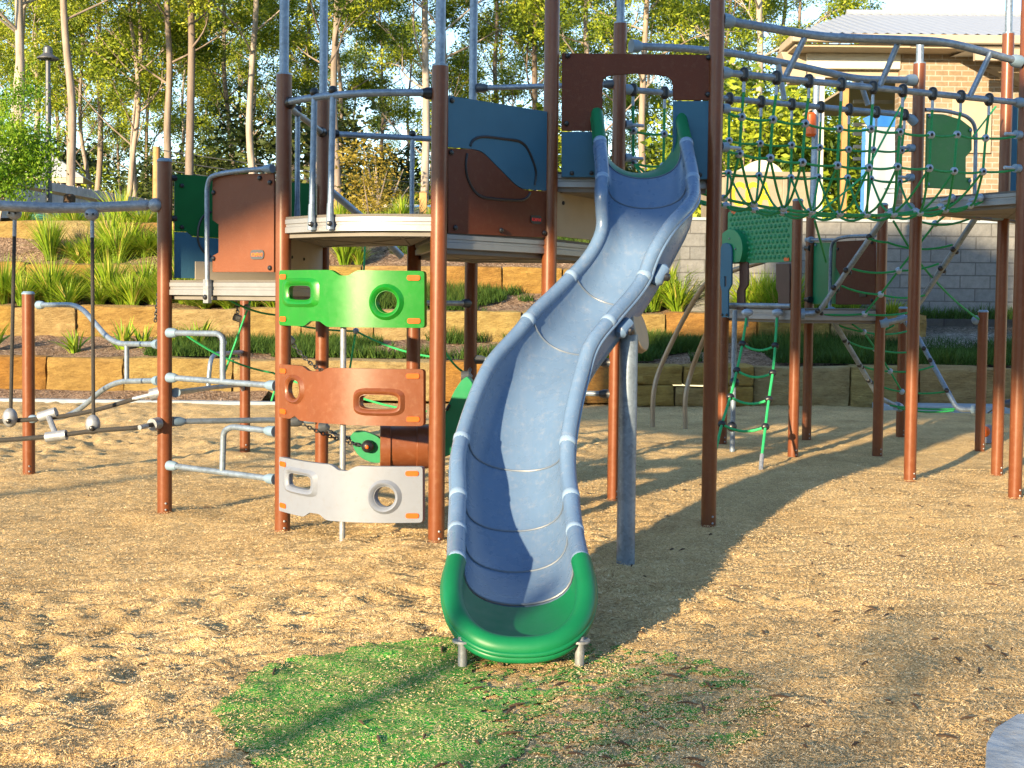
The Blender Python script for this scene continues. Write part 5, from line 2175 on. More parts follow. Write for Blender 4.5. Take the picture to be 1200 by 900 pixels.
def tuft(px, Yd, sc, label, group, meshes=None):
    x = P(px, 350, Yd).x
    o = link('strappy_plant', pr.choice(meshes or TUFTS), (x, Yd, bed_z(Yd) - .01), None, pr.uniform(0, 6.28), (sc * pr.uniform(.75, 1.3), sc * pr.uniform(.75, 1.3), sc * pr.uniform(.7, 1.2)))
    o.rotation_euler[0] = pr.uniform(-.18, .18)
    o.rotation_euler[1] = pr.uniform(-.18, .18)
    tag(o, label, 'plant', group)


LB2 = 'dense strappy green plant on the terrace behind the second stone wall'
LB3 = 'dense strappy green plant on the slope above the third stone wall'
for px in range(-25, 330, 13):
    tuft(px + pr.uniform(-5, 5), pr.uniform(20.55, 21.6), pr.uniform(.8, 1.15), LB2, 'plants behind the second wall')
for px in range(-20, 330, 26):
    tuft(px + pr.uniform(-8, 8), pr.uniform(20.5, 20.9), pr.uniform(.8, 1.05), LB2, 'plants behind the second wall')
for px in list(range(58, 200, 12)) + [206, 240, 262, 300, 330]:
    tuft(px + pr.uniform(-5, 5), pr.uniform(22.6, 23.4), pr.uniform(1.0, 1.3), LB3, 'plants above the third wall')
for px in (30, 74, 90, 118, 150, 170, 186, 120, 142):
    tuft(px, pr.uniform(24.3, 24.8), pr.uniform(.8, 1.1), 'yellowing strappy plant along the foot of the paling fence', 'plants by the fence')
for px in (398, 414, 424, 440, 455, 470, 490, 506):
    tuft(px, pr.uniform(24.6, 25.6), pr.uniform(.5, .7), 'loose strappy plant at the road edge seen over the middle deck', 'plants at the road edge')
tuft(404, 22.7, 1.05, 'large round strappy plant under the middle deck', None)
tuft(420, 22.75, .9, 'smaller strappy plant beside the large one under the middle deck', None)
for px in (766, 780, 794, 808, 820, 832, 790, 812):
    tuft(px, pr.uniform(20.55, 21.5), pr.uniform(1.05, 1.3), 'tall strappy plant between the slide and the dark post', 'plants right of the slide')
for px in (884, 893, 904, 914, 872, 899, 925, 940, 880, 910):
    tuft(px, pr.uniform(20.2, 20.6), pr.uniform(1.1, 1.35), 'strappy plant seen through the low platform opening', 'plants behind the low platform')
for px in (1046, 1054, 962, 1036, 980, 1000):
    tuft(px, pr.uniform(20.2, 20.55), pr.uniform(.6, .8), 'small strappy plant below the brown board of the low platform', 'plants below the brown board')
for px, Yd, sc in ((88, 18.5, .95), (145, 18.7, .85), (-10, 18.6, .9)):
    tuft(px, Yd, sc, {88: 'bright young plant in mulch behind the leftmost post', 145: 'young plant in mulch left of the left tower post', -10: 'young plant at the left edge of the lowest bed'}[px], None, SMALL)
for px, Yd, sc in ((166, 18.9, .8), (205, 18.9, .95), (234, 19.0, .95)):
    tuft(px, Yd, sc, {166: 'brownish young plant close to the left tower post', 205: 'spiky young plant just right of the left tower post', 234: 'spiky young plant below the low deck edge'}[px], None, SMALL)


# turf on the terraces
def turf(name, n, xr, yr, h, label, clump=True, xs_=1.0):
    r_ = np.random.default_rng(sum(ord(c) for c in name + label))
    y = yr[0] + (yr[1] - yr[0]) * r_.random(n)
    x = xr[0] + (xr[1] - xr[0]) * r_.random(n)
    cl = vnoise(x * 1.1 + 3, y * 1.4) + .5 * vnoise(x * 3.2, y * 3.6)
    keep = cl > (-.12 if clump else -1)
    x, y, cl = x[keep], y[keep], cl[keep]
    n = len(x)
    z = np.array([bed_z(float(v)) for v in y]) + .02
    hh = h * (.5 + r_.random(n)) * (1 + .9 * np.clip(cl, -.4, .8))
    az = r_.random(n) * 2 * np.pi
    le = hh * (.3 + .9 * r_.random(n))
    d = np.stack([np.cos(az), np.sin(az)], 1)
    s_ = np.stack([-d[:, 1], d[:, 0]], 1)
    wd = .006 + .006 * r_.random(n)
    b = np.stack([x, y], 1)
    tip = b + d * le[:, None]
    V = np.concatenate([np.concatenate([b - s_ * wd[:, None], z[:, None]], 1), np.concatenate([b + s_ * wd[:, None], z[:, None]], 1), np.concatenate([tip, (z + hh)[:, None]], 1)], 1).reshape(-1, 3)
    Fc = np.arange(n * 3).reshape(-1, 3)
    tone = np.clip(.4 + .5 * cl + .35 * (r_.random(n) - .5), 0, 1)
    o = link(name, mesh_np(name, V, Fc, M['turf'], tone=np.repeat(tone, 3)))
    tag(o, label, 'grass', kind='stuff')


turf('grass', 26000, (-5.6, 1.2), (18.0, 19.9), .15, 'rough green grass in the lowest bed behind the tower')
turf('grass', 16000, (1.2, 4.0), (17.95, 19.9), .16, 'sunlit grass in the lowest bed right of the slide')
turf('grass', 42000, (4.0, 13), (17.9, 20.5), .17, 'shaded green grass in the bed below the grey block wall', clump=False)
turf('grass', 14000, (-3.0, 3.0), (20.5, 22.0), .15, 'dry tufted grass on the second terrace behind the tower')
turf('ground_cover', 9000, (-2.4, 2.6), (23.3, 25.2), .12, 'yellow-green ground cover on the top slope')
mb = MB()
mb.add([(6.5, 19.35, .82), (13, 19.35, .82), (13, 20.7, 1.14), (6.5, 20.7, 1.14)], [(0, 1, 2, 3)])
o = mb.build('gravel_strip', M['gravel'])
tag(o, kind='structure')

# ------------------------------------------------------------------ trees
def leaf_clumps(cs, rads, per, ls, seed, lw=.36, droop=.55):
    r_ = np.random.default_rng(seed)
    V, T = [], []
    for (c, rd) in zip(cs, rads):
        n = int(per * (rd / 1.0) ** 1.6)
        g_ = r_.normal(size=(n, 3)) * np.array([.5, .5, .36]) * rd
        # hollow the clump a little so the outline is uneven
        p = np.array(c) + g_
        ct = r_.random() * .5
        dirs = r_.normal(size=(n, 3))
        dirs[:, 2] = dirs[:, 2] * .6 - droop
        dirs /= np.linalg.norm(dirs, axis=1)[:, None]
        sd_ = np.cross(dirs, r_.normal(size=(n, 3)))
        sd_ /= np.linalg.norm(sd_, axis=1)[:, None] + 1e-9
        l = ls * (.6 + .8 * r_.random(n))[:, None]
        w_ = l * lw * .5
        q = np.stack([p, p + dirs * l * .45 + sd_ * w_, p + dirs * l, p + dirs * l * .45 - sd_ * w_], 1)
        V.append(q.reshape(-1, 3))
        T.append(np.repeat(np.clip(ct + .5 * r_.random(n), 0, 1), 4))
    V = np.concatenate(V)
    return V, np.arange(len(V)).reshape(-1, 4), np.concatenate(T)


def gum_parts(seed, H=20, r0=.17, first=.3, nb=11, fork=None, per=70, ls=.165, spread=.21, crown=(.40, .86), droop=.55):
    r0 *= .82
    r_ = random.Random(seed)
    mb = MB()
    n = 9
    tr = []
    x = y = 0
    for i in range(n):
        t = i / (n - 1)
        tr.append(Vector((x, y, H * .93 * t)))
        x += r_.uniform(-.22, .22)
        y += r_.uniform(-.22, .22)
    tr[0].z = -.3
    rad = [r0 * (1.15 if i == 0 else 1) * (1 - .82 * i / (n - 1)) + .015 for i in range(n)]
    mb.tube(catmull(tr, 3), [float(np.interp(k / 3, range(n), rad)) for k in range((n - 1) * 3 + 1)], 9)
    cs, rads = [], []
    for b in range(nb):
        f = first + (.97 - first) * (b + r_.random() * .7) / nb
        k = min(int(f * (n - 1)), n - 2)
        base = tr[k].lerp(tr[k + 1], f * (n - 1) - k)
        az = b * 2.4 + r_.uniform(-.5, .5)
        up = r_.uniform(.55, 1.15)
        ln = H * spread * (1.25 - .75 * f) * r_.uniform(.75, 1.2)
        d = Vector((math.cos(az), math.sin(az), up)).normalized()
        m1 = base + d * ln * .45 + Vector((0, 0, -.05 * ln))
        d2 = (d + Vector((r_.uniform(-.35, .35), r_.uniform(-.35, .35), r_.uniform(-.1, .4)))).normalized()
        e = m1 + d2 * ln * .6
        rb = max(.025, r0 * .42 * (1 - .6 * f))
        mb.tube(catmull([base, m1, e], 4), [rb * (1 - .8 * i / 8) for i in range(9)], 6)
        cs.append(e)
        rads.append(r_.uniform(*crown) * 1.1)
        for s_ in range(r_.choice((3, 4, 4))):
            q0 = m1.lerp(e, r_.uniform(0, .7))
            d3 = (d2 + Vector((r_.uniform(-1, 1), r_.uniform(-1, 1), r_.uniform(-.2, .7)))).normalized()
            q1 = q0 + d3 * ln * r_.uniform(.28, .5)
            mb.tube([q0, q0.lerp(q1, .5) + Vector((0, 0, .1)), q1], [rb * .45, rb * .3, rb * .12], 5)
            cs.append(q1)
            rads.append(r_.uniform(*crown))
            if r_.random() < .6:
                cs.append(q1 + Vector((r_.uniform(-.8, .8), r_.uniform(-.8, .8), r_.uniform(-.9, .3))))
                rads.append(r_.uniform(*crown) * .75)
    V, Fc, T = leaf_clumps([tuple(c) for c in cs], rads, per, ls, seed, droop=droop)
    return mb, V, Fc, T


GUMS = []
for i, kw in enumerate((dict(seed=11, H=19, first=.34, nb=12, r0=.17), dict(seed=12, H=21, first=.40, nb=12, r0=.19), dict(seed=13, H=18, first=.26, nb=13, r0=.16),
                        dict(seed=14, H=22, first=.32, nb=13, r0=.20, spread=.19), dict(seed=15, H=16, first=.22, nb=13, r0=.13, spread=.2), dict(seed=16, H=20, first=.28, nb=14, r0=.18))):
    mbt, V, Fc, T = gum_parts(per=430, **kw)
    tr_o = mbt.build('trunk', M['bark'], None, smooth=60)
    me_t = tr_o.data
    bpy.data.objects.remove(tr_o)
    GUMS.append((me_t, mesh_np('crown', V, Fc, M['leaf'], tone=T)))


def gum(px, Yd, var, label, group=None, sc=1.0, rz=None, dz=0.0, leaf=None):
    x = P(px, 220, Yd).x
    t = thing('gum_tree', (x, Yd, 3.1 + dz), label, 'tree', group)
    t.rotation_euler = (0, 0, rz if rz is not None else pr.uniform(0, 6.28))
    t.scale = (sc,) * 3
    a, b = GUMS[var]
    link('trunk', a, (0, 0, 0), t)
    c = link('crown', b, (0, 0, 0), t)
    return t


hero = [(13, 41, 3, 'thick gum tree at the left edge behind the leafy young tree', 1.05), (20, 44, 1, 'slimmer gum tree close behind the thick left-edge gum', 1.0),
        (83, 40, 1, 'orange-tinted gum tree just right of the street lamp', .95), (116, 52, 4, 'thin pale gum tree right of the far shed roof', .95), (144, 47, 4, 'slender pale gum tree above the end of the paling fence', 1.05),
        (156, 49, 2, 'bare-trunked gum tree left of the power pole', 1.0), (193, 46, 3, 'dark-limbed gum tree right above the left tower post', .92),
        (221, 43, 0, 'pale straight gum tree above the green board', 1.12), (270, 55, 2, 'far slim gum tree above the brown framed board', 1.05), (295, 45, 1, 'grey gum tree left of the curved guard rail', .95),
        (386, 41, 3, 'left of the paired gum trees behind the guard rail', .88), (396, 43, 0, 'right of the paired gum trees behind the guard rail', 1.02), (497, 44, 5, 'big spreading gum tree behind the front right tower post', 1.05),
        (508, 58, 2, 'thin far gum tree behind the blue board edge', 1.1), (625, 52, 5, 'leafy gum tree behind the blue board', 1.05), (692, 47, 2, 'branching gum tree above the slide entrance', 1.05),
        (718, 58, 1, 'far pale gum tree over the slide entrance', 1.0), (753, 44, 0, 'pale gum tree seen through the slide entrance opening', .98), (881, 45, 3, 'pale gum tree left of the house', .95), (905, 56, 5, 'dark-branched gum tree beside the house roof', 1.0)]
for px, Yd, v, lab, sc in hero:
    gum(px, Yd, v, lab, None, sc)
fr = random.Random(77)
for i in range(36):
    px = -60 + i * 30 + fr.uniform(-12, 12)
    Yd = fr.uniform(52, 84)
    if px > 930:
        Yd = fr.uniform(95, 120)
    gum(px, Yd, fr.randrange(6), 'far gum tree in the sunlit woodland behind the road', 'far gum trees', fr.uniform(.85, 1.15))
for px, Yd, v, lab, s_ in ((1028, 95, 4, 'small gum crown above the ridge of the house roof', 1.26), (1120, 100, 4, 'loose-topped gum crown above the right of the house roof', 1.35), (1155, 104, 2, 'bare-twigged gum crown at the right end of the roof', 1.2)):
    gum(px, Yd, v, lab, None, s_)


# understorey shrubs and the distant mass of trees
def shrub_meshes(seed, H, Wd, per, ls, mat):
    r_ = random.Random(seed)
    mb = MB()
    cs, rads = [], []
    for b in range(7):
        az = b * 2.1 + r_.uniform(-.4, .4)
        e = Vector((math.cos(az) * Wd * .33 * r_.uniform(.5, 1.2), math.sin(az) * Wd * .33 * r_.uniform(.5, 1.2), H * r_.uniform(.5, .9)))
        mb.tube([Vector((0, 0, -.2)), e * .5 + Vector((0, 0, H * .1)), e], [.06, .04, .012], 5)
        for k in range(4):
            cs.append(tuple(e + Vector((r_.uniform(-.3, .3) * Wd, r_.uniform(-.3, .3) * Wd, r_.uniform(-.55, .15) * H))))
            rads.append(r_.uniform(.5, .95) * Wd * .22 + .2)
    V, Fc, T = leaf_clumps(cs, rads, per, ls, seed, lw=.45, droop=.2)
    o = mb.build('trunk', M['bark'], None, smooth=60)
    me = o.data
    bpy.data.objects.remove(o)
    return me, mesh_np('crown', V, Fc, mat, tone=T)


SHR = [shrub_meshes(51, 4.5, 4.0, 230, .22, M['leaf']), shrub_meshes(52, 5.5, 4.5, 230, .24, M['leaf_dark']), shrub_meshes(53, 3.2, 3.4, 230, .2, M['leaf_dark'])]
GOLD = shrub_meshes(54, 4.6, 3.0, 170, .15, M['leaf_gold'])


def shrub(px, Yd, ms, label, group=None, sc=1.0, dz=0.0, name='shrub', zs=1.0):
    x = P(px, 220, Yd).x
    t = thing(name, (x, Yd, 3.1 + dz), label, 'shrub' if name == 'shrub' else 'tree', group)
    t.rotation_euler = (0, 0, fr.uniform(0, 6.28))
    t.scale = (sc, sc, sc * zs)
    link('trunk', ms[0], (0, 0, 0), t)
    link('crown', ms[1], (0, 0, 0), t)


for i in range(25):
    px = -40 + i * 39 + fr.uniform(-10, 10)
    if px > 905:
        continue
    shrub(px, fr.uniform(48, 70), SHR[fr.randrange(3)], 'dark bushy understorey shrub among the gum trunks', 'understorey shrubs', fr.uniform(.9, 1.5))
for i in range(25):
    px = -60 + i * 41 + fr.uniform(-10, 10)
    shrub(px, fr.uniform(88, 112), SHR[1], 'deep green far tree closing the woodland', 'far dark trees', fr.uniform(1.3, 2.1), name='far_tree')
shrub(447, 40, GOLD, 'rounded golden-green young tree seen through the guard rail', None, 1.0, name='golden_tree', zs=.85)
shrub(436, 38.5, GOLD, 'lower golden bush in front of the rounded golden tree', None, .62, name='golden_tree')
shrub(600, 50, SHR[0], 'yellow-green bush behind the blue board', None, 1.4)
for px, Yd, s_ in ((870, 40, 1.3), (905, 42, 1.2), (935, 44, 1.25), (975, 43, 1.2), (1003, 46, 1.1)):
    shrub(px, Yd, SHR[0], 'leafy yellow-green shrub behind the skip and carport', 'shrubs behind the carport', s_)

# leafy young tree at the left edge
lime = shrub_meshes(61, 4.6, 4.4, 560, .17, M['leaf_lime'])
x = P(-2, 200, 25.2).x
t = thing('leafy_tree', (x, 25.2, 3.1), 'bright lime-green leafy young tree at the left edge beside the lamp', 'tree')
t.scale = (.40, .40, .60)
link('trunk', lime[0], (0, 0, 0), t)
link('crown', lime[1], (0, 0, 0), t)

# ------------------------------------------------------------------ fence, shed, lamp, power pole
ft = thing('paling_fence', (-12, 36, 3.1), 'weathered grey timber paling fence climbing away at the far left', 'fence')
f1_, f2_ = P(38, 209.5, 34), P(175, 234, 42)
fa, fb_ = f1_.lerp(f2_, -.45), f1_.lerp(f2_, 1.12)
n = 96
mb = MB()
mb2 = MB()
dfx = (Vector((fb_.x, fb_.y, 0)) - Vector((fa.x, fa.y, 0)))
ang = math.atan2(dfx.y, dfx.x)
for i in range(n):
    t = (i + .5) / n
    x = fa.x + dfx.x * t
    y = fa.y + dfx.y * t
    h = fa.z + (fb_.z - fa.z) * t + pr.uniform(-.02, .02)
    mb.box((x, y, (h + 3.05) / 2), (dfx.length / n * .96, .022, h - 3.05), rot=ang)
mb.build('paling', M['wood_fence'], ft, smooth=0)
for z in (3.5, 4.5):
    mb2.box((fa.x + dfx.x / 2, fa.y + dfx.y / 2 + .06, z), (dfx.length, .06, .09), rot=ang)
mb2.build('rail', M['timber'], ft, smooth=0)

sh = thing('shed', (-20, 47, 3.1), 'far shed with a pale hipped metal roof behind the paling fence', 'shed')
Ys = 47.0
e0 = P(-10, 205, Ys)
e1 = P(98, 208, Ys)
zE = e1.z
x0_, x1_ = e0.x - 4, e1.x
mb = MB()
rz_ = P(38, 183, Ys + 3).z + .5
mb.add([(x0_, Ys, zE), (x1_, Ys, zE), (x1_ - .5, Ys + 2.8, zE), (x0_, Ys + 2.8, zE), (x1_ - 2.6, Ys + 1.4, rz_), (x0_, Ys + 1.4, rz_)], [(0, 1, 4, 5), (1, 2, 4), (2, 3, 5, 4), (0, 3, 2, 1)])
mb.build('roof', M['roof'], sh, smooth=0)
mb = MB()
mb.box(((x0_ + x1_) / 2, Ys - .03, zE - .12), (x1_ - x0_, .1, .2))
mb.build('fascia', M['fascia'], sh)
for px in (50, 76, 92):
    q = P(px, 215, Ys + .3)
    mb = MB()
    mb.box((q.x, q.y, (zE - .2 + 3.1) / 2), (.14, .14, zE - .2 - 3.1))
    mb.build('roof_post', M['stump'], sh)
mb = MB()
mb.box((x0_ + 3, Ys + 4, 4.2), (6, .15, 2.2))
mb.build('back_wall', M['fascia'], sh)

Yl = 27.0
q = P(57, 250, Yl)
lt = thing('street_lamp', (q.x, Yl, 3.1), 'tall dark grey street lamp with a wide shallow shade at the left', 'street lamp')
top = P(59.5, 70, Yl)
mb = MB()
mb.tube([(q.x, Yl, 3.0), (q.x, Yl, 4.4), (q.x, Yl, top.z)], [.085, .07, .05], 16)
mb.build('lamp_pole', M['lamp_metal'], lt)
mb = MB()
hz = top.z
prof = [(.05, hz - .02), (.07, hz + .03), (.235, hz + .01), (.24, hz + .035), (.14, hz + .10), (.10, hz + .14), (.095, hz + .26), (.06, hz + .30)]
n_ = 20
vs = [(q.x + r_ * math.cos(2 * math.pi * j / n_), Yl + r_ * math.sin(2 * math.pi * j / n_), z) for r_, z in prof for j in range(n_)]
fs = [(k * n_ + j, k * n_ + (j + 1) % n_, (k + 1) * n_ + (j + 1) % n_, (k + 1) * n_ + j) for k in range(len(prof) - 1) for j in range(n_)]
fs += [tuple(range(n_)), tuple((len(prof) - 1) * n_ + j for j in range(n_))]
mb.add(vs, fs)
mb.build('lamp_shade', M['lamp_metal'], lt)

q = P(183.5, 230, 44)
pp_ = thing('power_pole', (q.x, 44, 3.1), 'grey timber power pole carrying thin wires among the gums', 'power pole')
mb = MB()
mb.tube([(q.x, 44, 3.0), (q.x, 44, P(183, 172, 44).z)], [.16, .13], 12)
mb.build('pole', M['timber'], pp_)
mb = MB()
for dz in (-.1, -.45, -.8):
    a = Vector((q.x, 44, P(183, 172, 44).z + dz))
    mb.tube(sagline(a, a + Vector((32, 9, -.4)), .9, 16), .018, 5)
mb.build('wire', M['lamp_metal'], pp_)

# dark stump, teal seedling guard, timber bollards
q = P(80, 236, 26)
mb = MB()
mb.tube([(q.x, 26, 3.0), (q.x + .01, 26, 3.3), (q.x + .03, 26, 3.66), (q.x + .03, 26, 3.70)], [.17, .13, .125, .08], 12)
o = mb.build('tree_stump', M['stump'])
tag(o, 'dark brown stump standing in front of the paling fence', 'tree stump')
for px, lab in ((391, 'timber bollard by the road seen left of the balusters'), (496, 'square timber bollard by the road beside the front tower post')):
    q = P(px, 240, 26)
    mb = MB()
    zt_ = P(px, 226 if px > 450 else 236, 26).z
    mb.box((q.x, 26, (3.0 + zt_) / 2), (.16, .16, zt_ - 3.0))
    mb.add([(q.x - .08, 25.92, zt_ + .001), (q.x + .08, 25.92, zt_ + .001), (q.x + .08, 26.08, zt_ + .001), (q.x - .08, 26.08, zt_ + .001), (q.x, 26, zt_ + .05)], [(0, 1, 4), (1, 2, 4), (2, 3, 4), (3, 0, 4)])
    o = mb.build('timber_bollard', M['timber'], smooth=0, bevel=.008)
    tag(o, lab, 'bollard', 'timber bollards by the road')
q = P(44, 256, 24.9)
mb = MB()
mb.tube([(q.x, 24.9, 2.9), (q.x, 24.9, P(44, 252, 24.9).z)], .26, 14)
o = mb.build('seedling_guard', M['teal_guard'])
tag(o, 'low teal plastic seedling guard beside the street lamp foot', 'plant guard')
# white road rail
mb = MB()
for px in (440, 466, 492, 520):
    q = P(px, 240, 44)
    mb.box((q.x, 44, 4.0), (.12, .1, 1.8))
a, b = P(425, 239, 43.9), P(560, 240, 43.9)
mb.box(((a.x + b.x) / 2, 43.9, 4.86), (b.x - a.x, .06, .16))
mb.box(((a.x + b.x) / 2, 43.9, 4.3), (b.x - a.x, .06, .10))
o = mb.build('road_rail', M['white'])
tag(o, 'low white guard rail along the far side of the road', 'guard rail')

# parked car behind the middle deck
Yc = 40.0
cl_ = P(424, 255, Yc).x
cr_ = cl_ + 4.3
ct = thing('parked_car', ((cl_ + cr_) / 2, Yc, 3.13), 'blue car parked on the road behind the middle deck', 'car')
Lc = 4.3
cx = (cl_ + cr_) / 2
zc0 = 3.13


def car_section(prof, yw):
    pass


mb = MB()
prof = [(-2.15, .35), (-2.15, .72), (-2.0, .86), (-1.35, .92), (-.75, 1.36), (-.2, 1.45), (.55, 1.43), (1.15, .98), (1.95, .86), (2.15, .66), (2.15, .35)]
mb.prism([[(a_, b_) for a_, b_ in prof]], lambda u, v, t: (cx + u, Yc + t * (1 if v < .95 else .86), zc0 + v), -.85, .85)
mb.build('body', M['car_blue'], ct, smooth=30, bevel=.05)
mb = MB()
mb.prism([[(-1.2, .95), (-.72, 1.32), (-.2, 1.39), (.52, 1.37), (.98, .99)]], lambda u, v, t: (cx + u, Yc + t, zc0 + v), -.80, .80)
mb.build('window', M['glass_dark'], ct)
for u in (-1.35, 1.3):
    for s_ in (-.8, .8):
        mb = MB()
        mb.tube([(cx + u, Yc + s_ - .1, zc0 + .32), (cx + u, Yc + s_ + .1, zc0 + .32)], .32, 18)
        mb.build('wheel', M['tyre'], ct)

# ------------------------------------------------------------------ house on the right
hs = thing('brick_house', (9, 24, 2.95), 'tan brick house with corrugated pale metal roof and open carport at the upper right', 'house')
Yh = 22.0
XB = P(1053, 150, Yh).x
zS = P(1100, 57, Yh).z
mb = MB()
mb.box((XB + 7.0, Yh + .125, (2.9 + zS + .3) / 2), (14.0, .25, zS + .3 - 2.9))
mb.box((XB + 8.5, Yh + 3.75, (2.9 + zS + .3) / 2), (11.0, 6.9, zS + .3 - 2.9))
mb.build('brick_wall', M['brick'], hs, smooth=0)
# roof: gutter line, hip at left
ga = P(930, 39, Yh - .55)
zG = ga.z
xr0 = P(992, 18, Yh + 3.5).x
zR = P(1080, 17, Yh + 3.5).z
mb = MB()
xe = 24.0
nc = 260
# corrugated front slope as a waved sheet
yf_, yr_ = Yh - .6, Yh + 3.5
cols = int((xe - ga.x) / .05)
vs, fs = [], []
for i in range(cols + 1):
    x = ga.x + (xe - ga.x) * i / cols
    zw = .018 * math.cos(2 * math.pi * x / .2)
    k = min(1, (x - ga.x) / max(xr0 - ga.x, .1))
    vs.append((x, yf_, zG + zw))
    vs.append((x, yf_ + (yr_ - yf_) * k, zG + (zR - zG) * k + zw))
for i in range(cols):
    fs.append((i * 2, i * 2 + 2, i * 2 + 3, i * 2 + 1))
mb.add(vs, fs)
mb.add([(ga.x, yf_, zG - .03), (xr0, yr_, zR - .03), (xr0 + .3, yr_ + .4, zR - .35)], [(0, 1, 2)])
mb.add([(xr0, yr_, zR - .04), (xe, yr_, zR - .04), (xe, yr_ * 2 - yf_, zG - .04), (xr0 + 2.2, yr_ * 2 - yf_, zG - .04)], [(0, 1, 2, 3)])
rf = mb.build('roof', M['roof'], hs, smooth=50)
mb = MB()
mb.tube([(xr0, yr_, zR + .03), (xe, yr_, zR + .03)], .06, 8)
mb.build('ridge_cap', M['roof'], rf)
xa0 = P(950, 70, Yh).x
mb = MB()
mb.box(((ga.x + xe) / 2, yf_ - .05, zG - .10), (xe - ga.x + .1, .14, .15))
mb.box((ga.x + .02, yf_ + .5, zG - .10), (.14, .95, .15))
mb.build('gutter', M['fascia'], hs, bevel=.02)
mb = MB()
mb.box(((XB + xe) / 2, yf_ + 4.0, zG - .21), (xe - XB, 7.9, .05))
mb.box(((xa0 + XB) / 2, yf_ + 1.4, zG - .21), (XB - xa0 - .01, 2.75, .05))
mb.box(((ga.x + xa0) / 2 + .02, yf_ + .5, zG - .21), (xa0 - ga.x - .02, .95, .05))
mb.build('soffit', M['fascia'], hs)
# carport beam, lintel and columns
xa = P(945, 70, Yh).x
z1, z2 = P(1000, 63, Yh).z, P(1000, 81, Yh).z
mb = MB()
mb.box(((xa + XB) / 2, Yh + .02, (z1 + z2) / 2), (XB - xa, .12, z1 - z2))
mb.build('carport_beam', M['cream'], hs, bevel=.01)
z3 = P(1000, 90, Yh).z
mb = MB()
mb.box(((xa + XB) / 2, Yh + .25, (z2 + z3) / 2), (XB - xa, .3, z2 - z3 - .004))
mb.build('lintel', M['fascia'], hs)
mb = MB()
x0c, x1c = P(916, 60, Yh).x, P(946, 60, Yh).x
mb.prism([[(x0c, P(0, 50, Yh).z), (x1c, P(0, 50, Yh).z), (x1c, P(0, 84, Yh).z), (x0c + .22, P(0, 84, Yh).z)]], lambda u, v, t: (u, Yh + t, v), .04, .5)
mb.build('eave_box', M['fascia'], hs, bevel=.01)
mb = MB()
for px, wd, ya in ((959, .17, Yh + .1), (990, .11, Yh + .6)):
    q = P(px, 150, ya)
    mb = MB()
    mb.box((q.x, ya, (2.94 + z3) / 2), (wd, wd, z3 - 2.94))
    mb.build('column', M['cream'] if px < 970 else M['timber'], hs, bevel=.01)
# stacked shutters / sign boards seen under the carport, window in the brick
mb = MB()
for y0 in (117, 128, 144, 155, 170, 184):
    a, b = P(1000, y0, Yh + 2.2), P(1046, y0 + 4.5, Yh + 2.2)
    mb.box(((a.x + b.x) / 2, Yh + 2.2, (a.z + b.z) / 2), (b.x - a.x, .05, a.z - b.z))
mb.build('slat_screen', M['cream'], hs)
a, b = P(1119, 119, Yh), P(1156, 176, Yh)
mb = MB()
mb.box(((a.x + b.x) / 2, Yh - .02, (a.z + b.z) / 2), (b.x - a.x, .06, a.z - b.z))
wf = mb.build('window', M['white'], hs, bevel=.008)
mb = MB()
mb.box(((a.x + b.x) / 2, Yh - .03, (a.z + b.z) / 2), (b.x - a.x + .12, .05, a.z - b.z + .12))
mb.build('window_frame', M['fascia'], wf, bevel=.008)
# second roof wedge at the far right
mb = MB()
a, b, c_ = P(1142, 56, Yh - 1.2), P(1230, 34, Yh - 1.2), P(1230, 58, Yh - 1.2)
mb.add([(a.x, Yh - 1.2, a.z), (16, Yh - 1.2, c_.z), (16, Yh + .5, b.z), (a.x, Yh + .3, a.z + .1)], [(0, 1, 2, 3)])
mb.box(((a.x + 16) / 2, Yh - 1.2, a.z - .12), (16 - a.x, .1, .2), 1)
mb.build('awning', [M['white'], M['fascia']], hs)
mb = MB()
a, b = P(1156, 78, Yh - .3), P(1220, 108, Yh - .3)
mb.add([(a.x, Yh - .3, a.z), (b.x + 1, Yh - .3, a.z), (b.x + 1, Yh - .3, b.z - .2), (b.x, Yh - .3, b.z)], [(0, 1, 2, 3)])
mb.add([(a.x, Yh - .05, a.z), (b.x + 1, Yh - .05, a.z), (b.x + 1, Yh - .05, b.z - .2), (b.x, Yh - .05, b.z)], [(0, 1, 2, 3)])
mb.build('eave_return', M['fascia'], hs, smooth=0)

# tall blue-grey pole with an orange pad, behind the bridge
q = P(955, 200, 16.3)
tp = thing('padded_pole', (q.x, 16.3, 0), 'slim blue-grey pole with an orange pad behind the net bridge', 'pole')
mb = MB()
mb.tube([(q.x - .05, 16.3, -.05), (q.x, 16.3, P(955, 95, 16.3).z)], .045, 14)
mb.build('pole', M['galv'], tp)
a, b = P(950, 132, 16.2), P(950, 160, 16.2)
mb = MB()
mb.tube([a, a - Vector((0, 0, .03)), b + Vector((0, 0, .03)), b], [.05, .075, .075, .05], 14)
mb.build('pad', M['orange'], tp)

# feather flag
fx = P(1010, 200, 21.6)
fg = thing('banner_flag', (fx.x, 21.6, 2.95), 'white upright banner with a blue top leaning at the carport', 'banner')
plF = Plane(Vector((P(1011, 200, 21.6).x, 21.6, 0)), Vector((P(1053, 200, 21.6).x, 21.55, 0)))


def flagfn(u, v, t):
    return plF.at(u, v, t + .03 * math.sin(u * 9) + .02 * math.sin(v * 4))


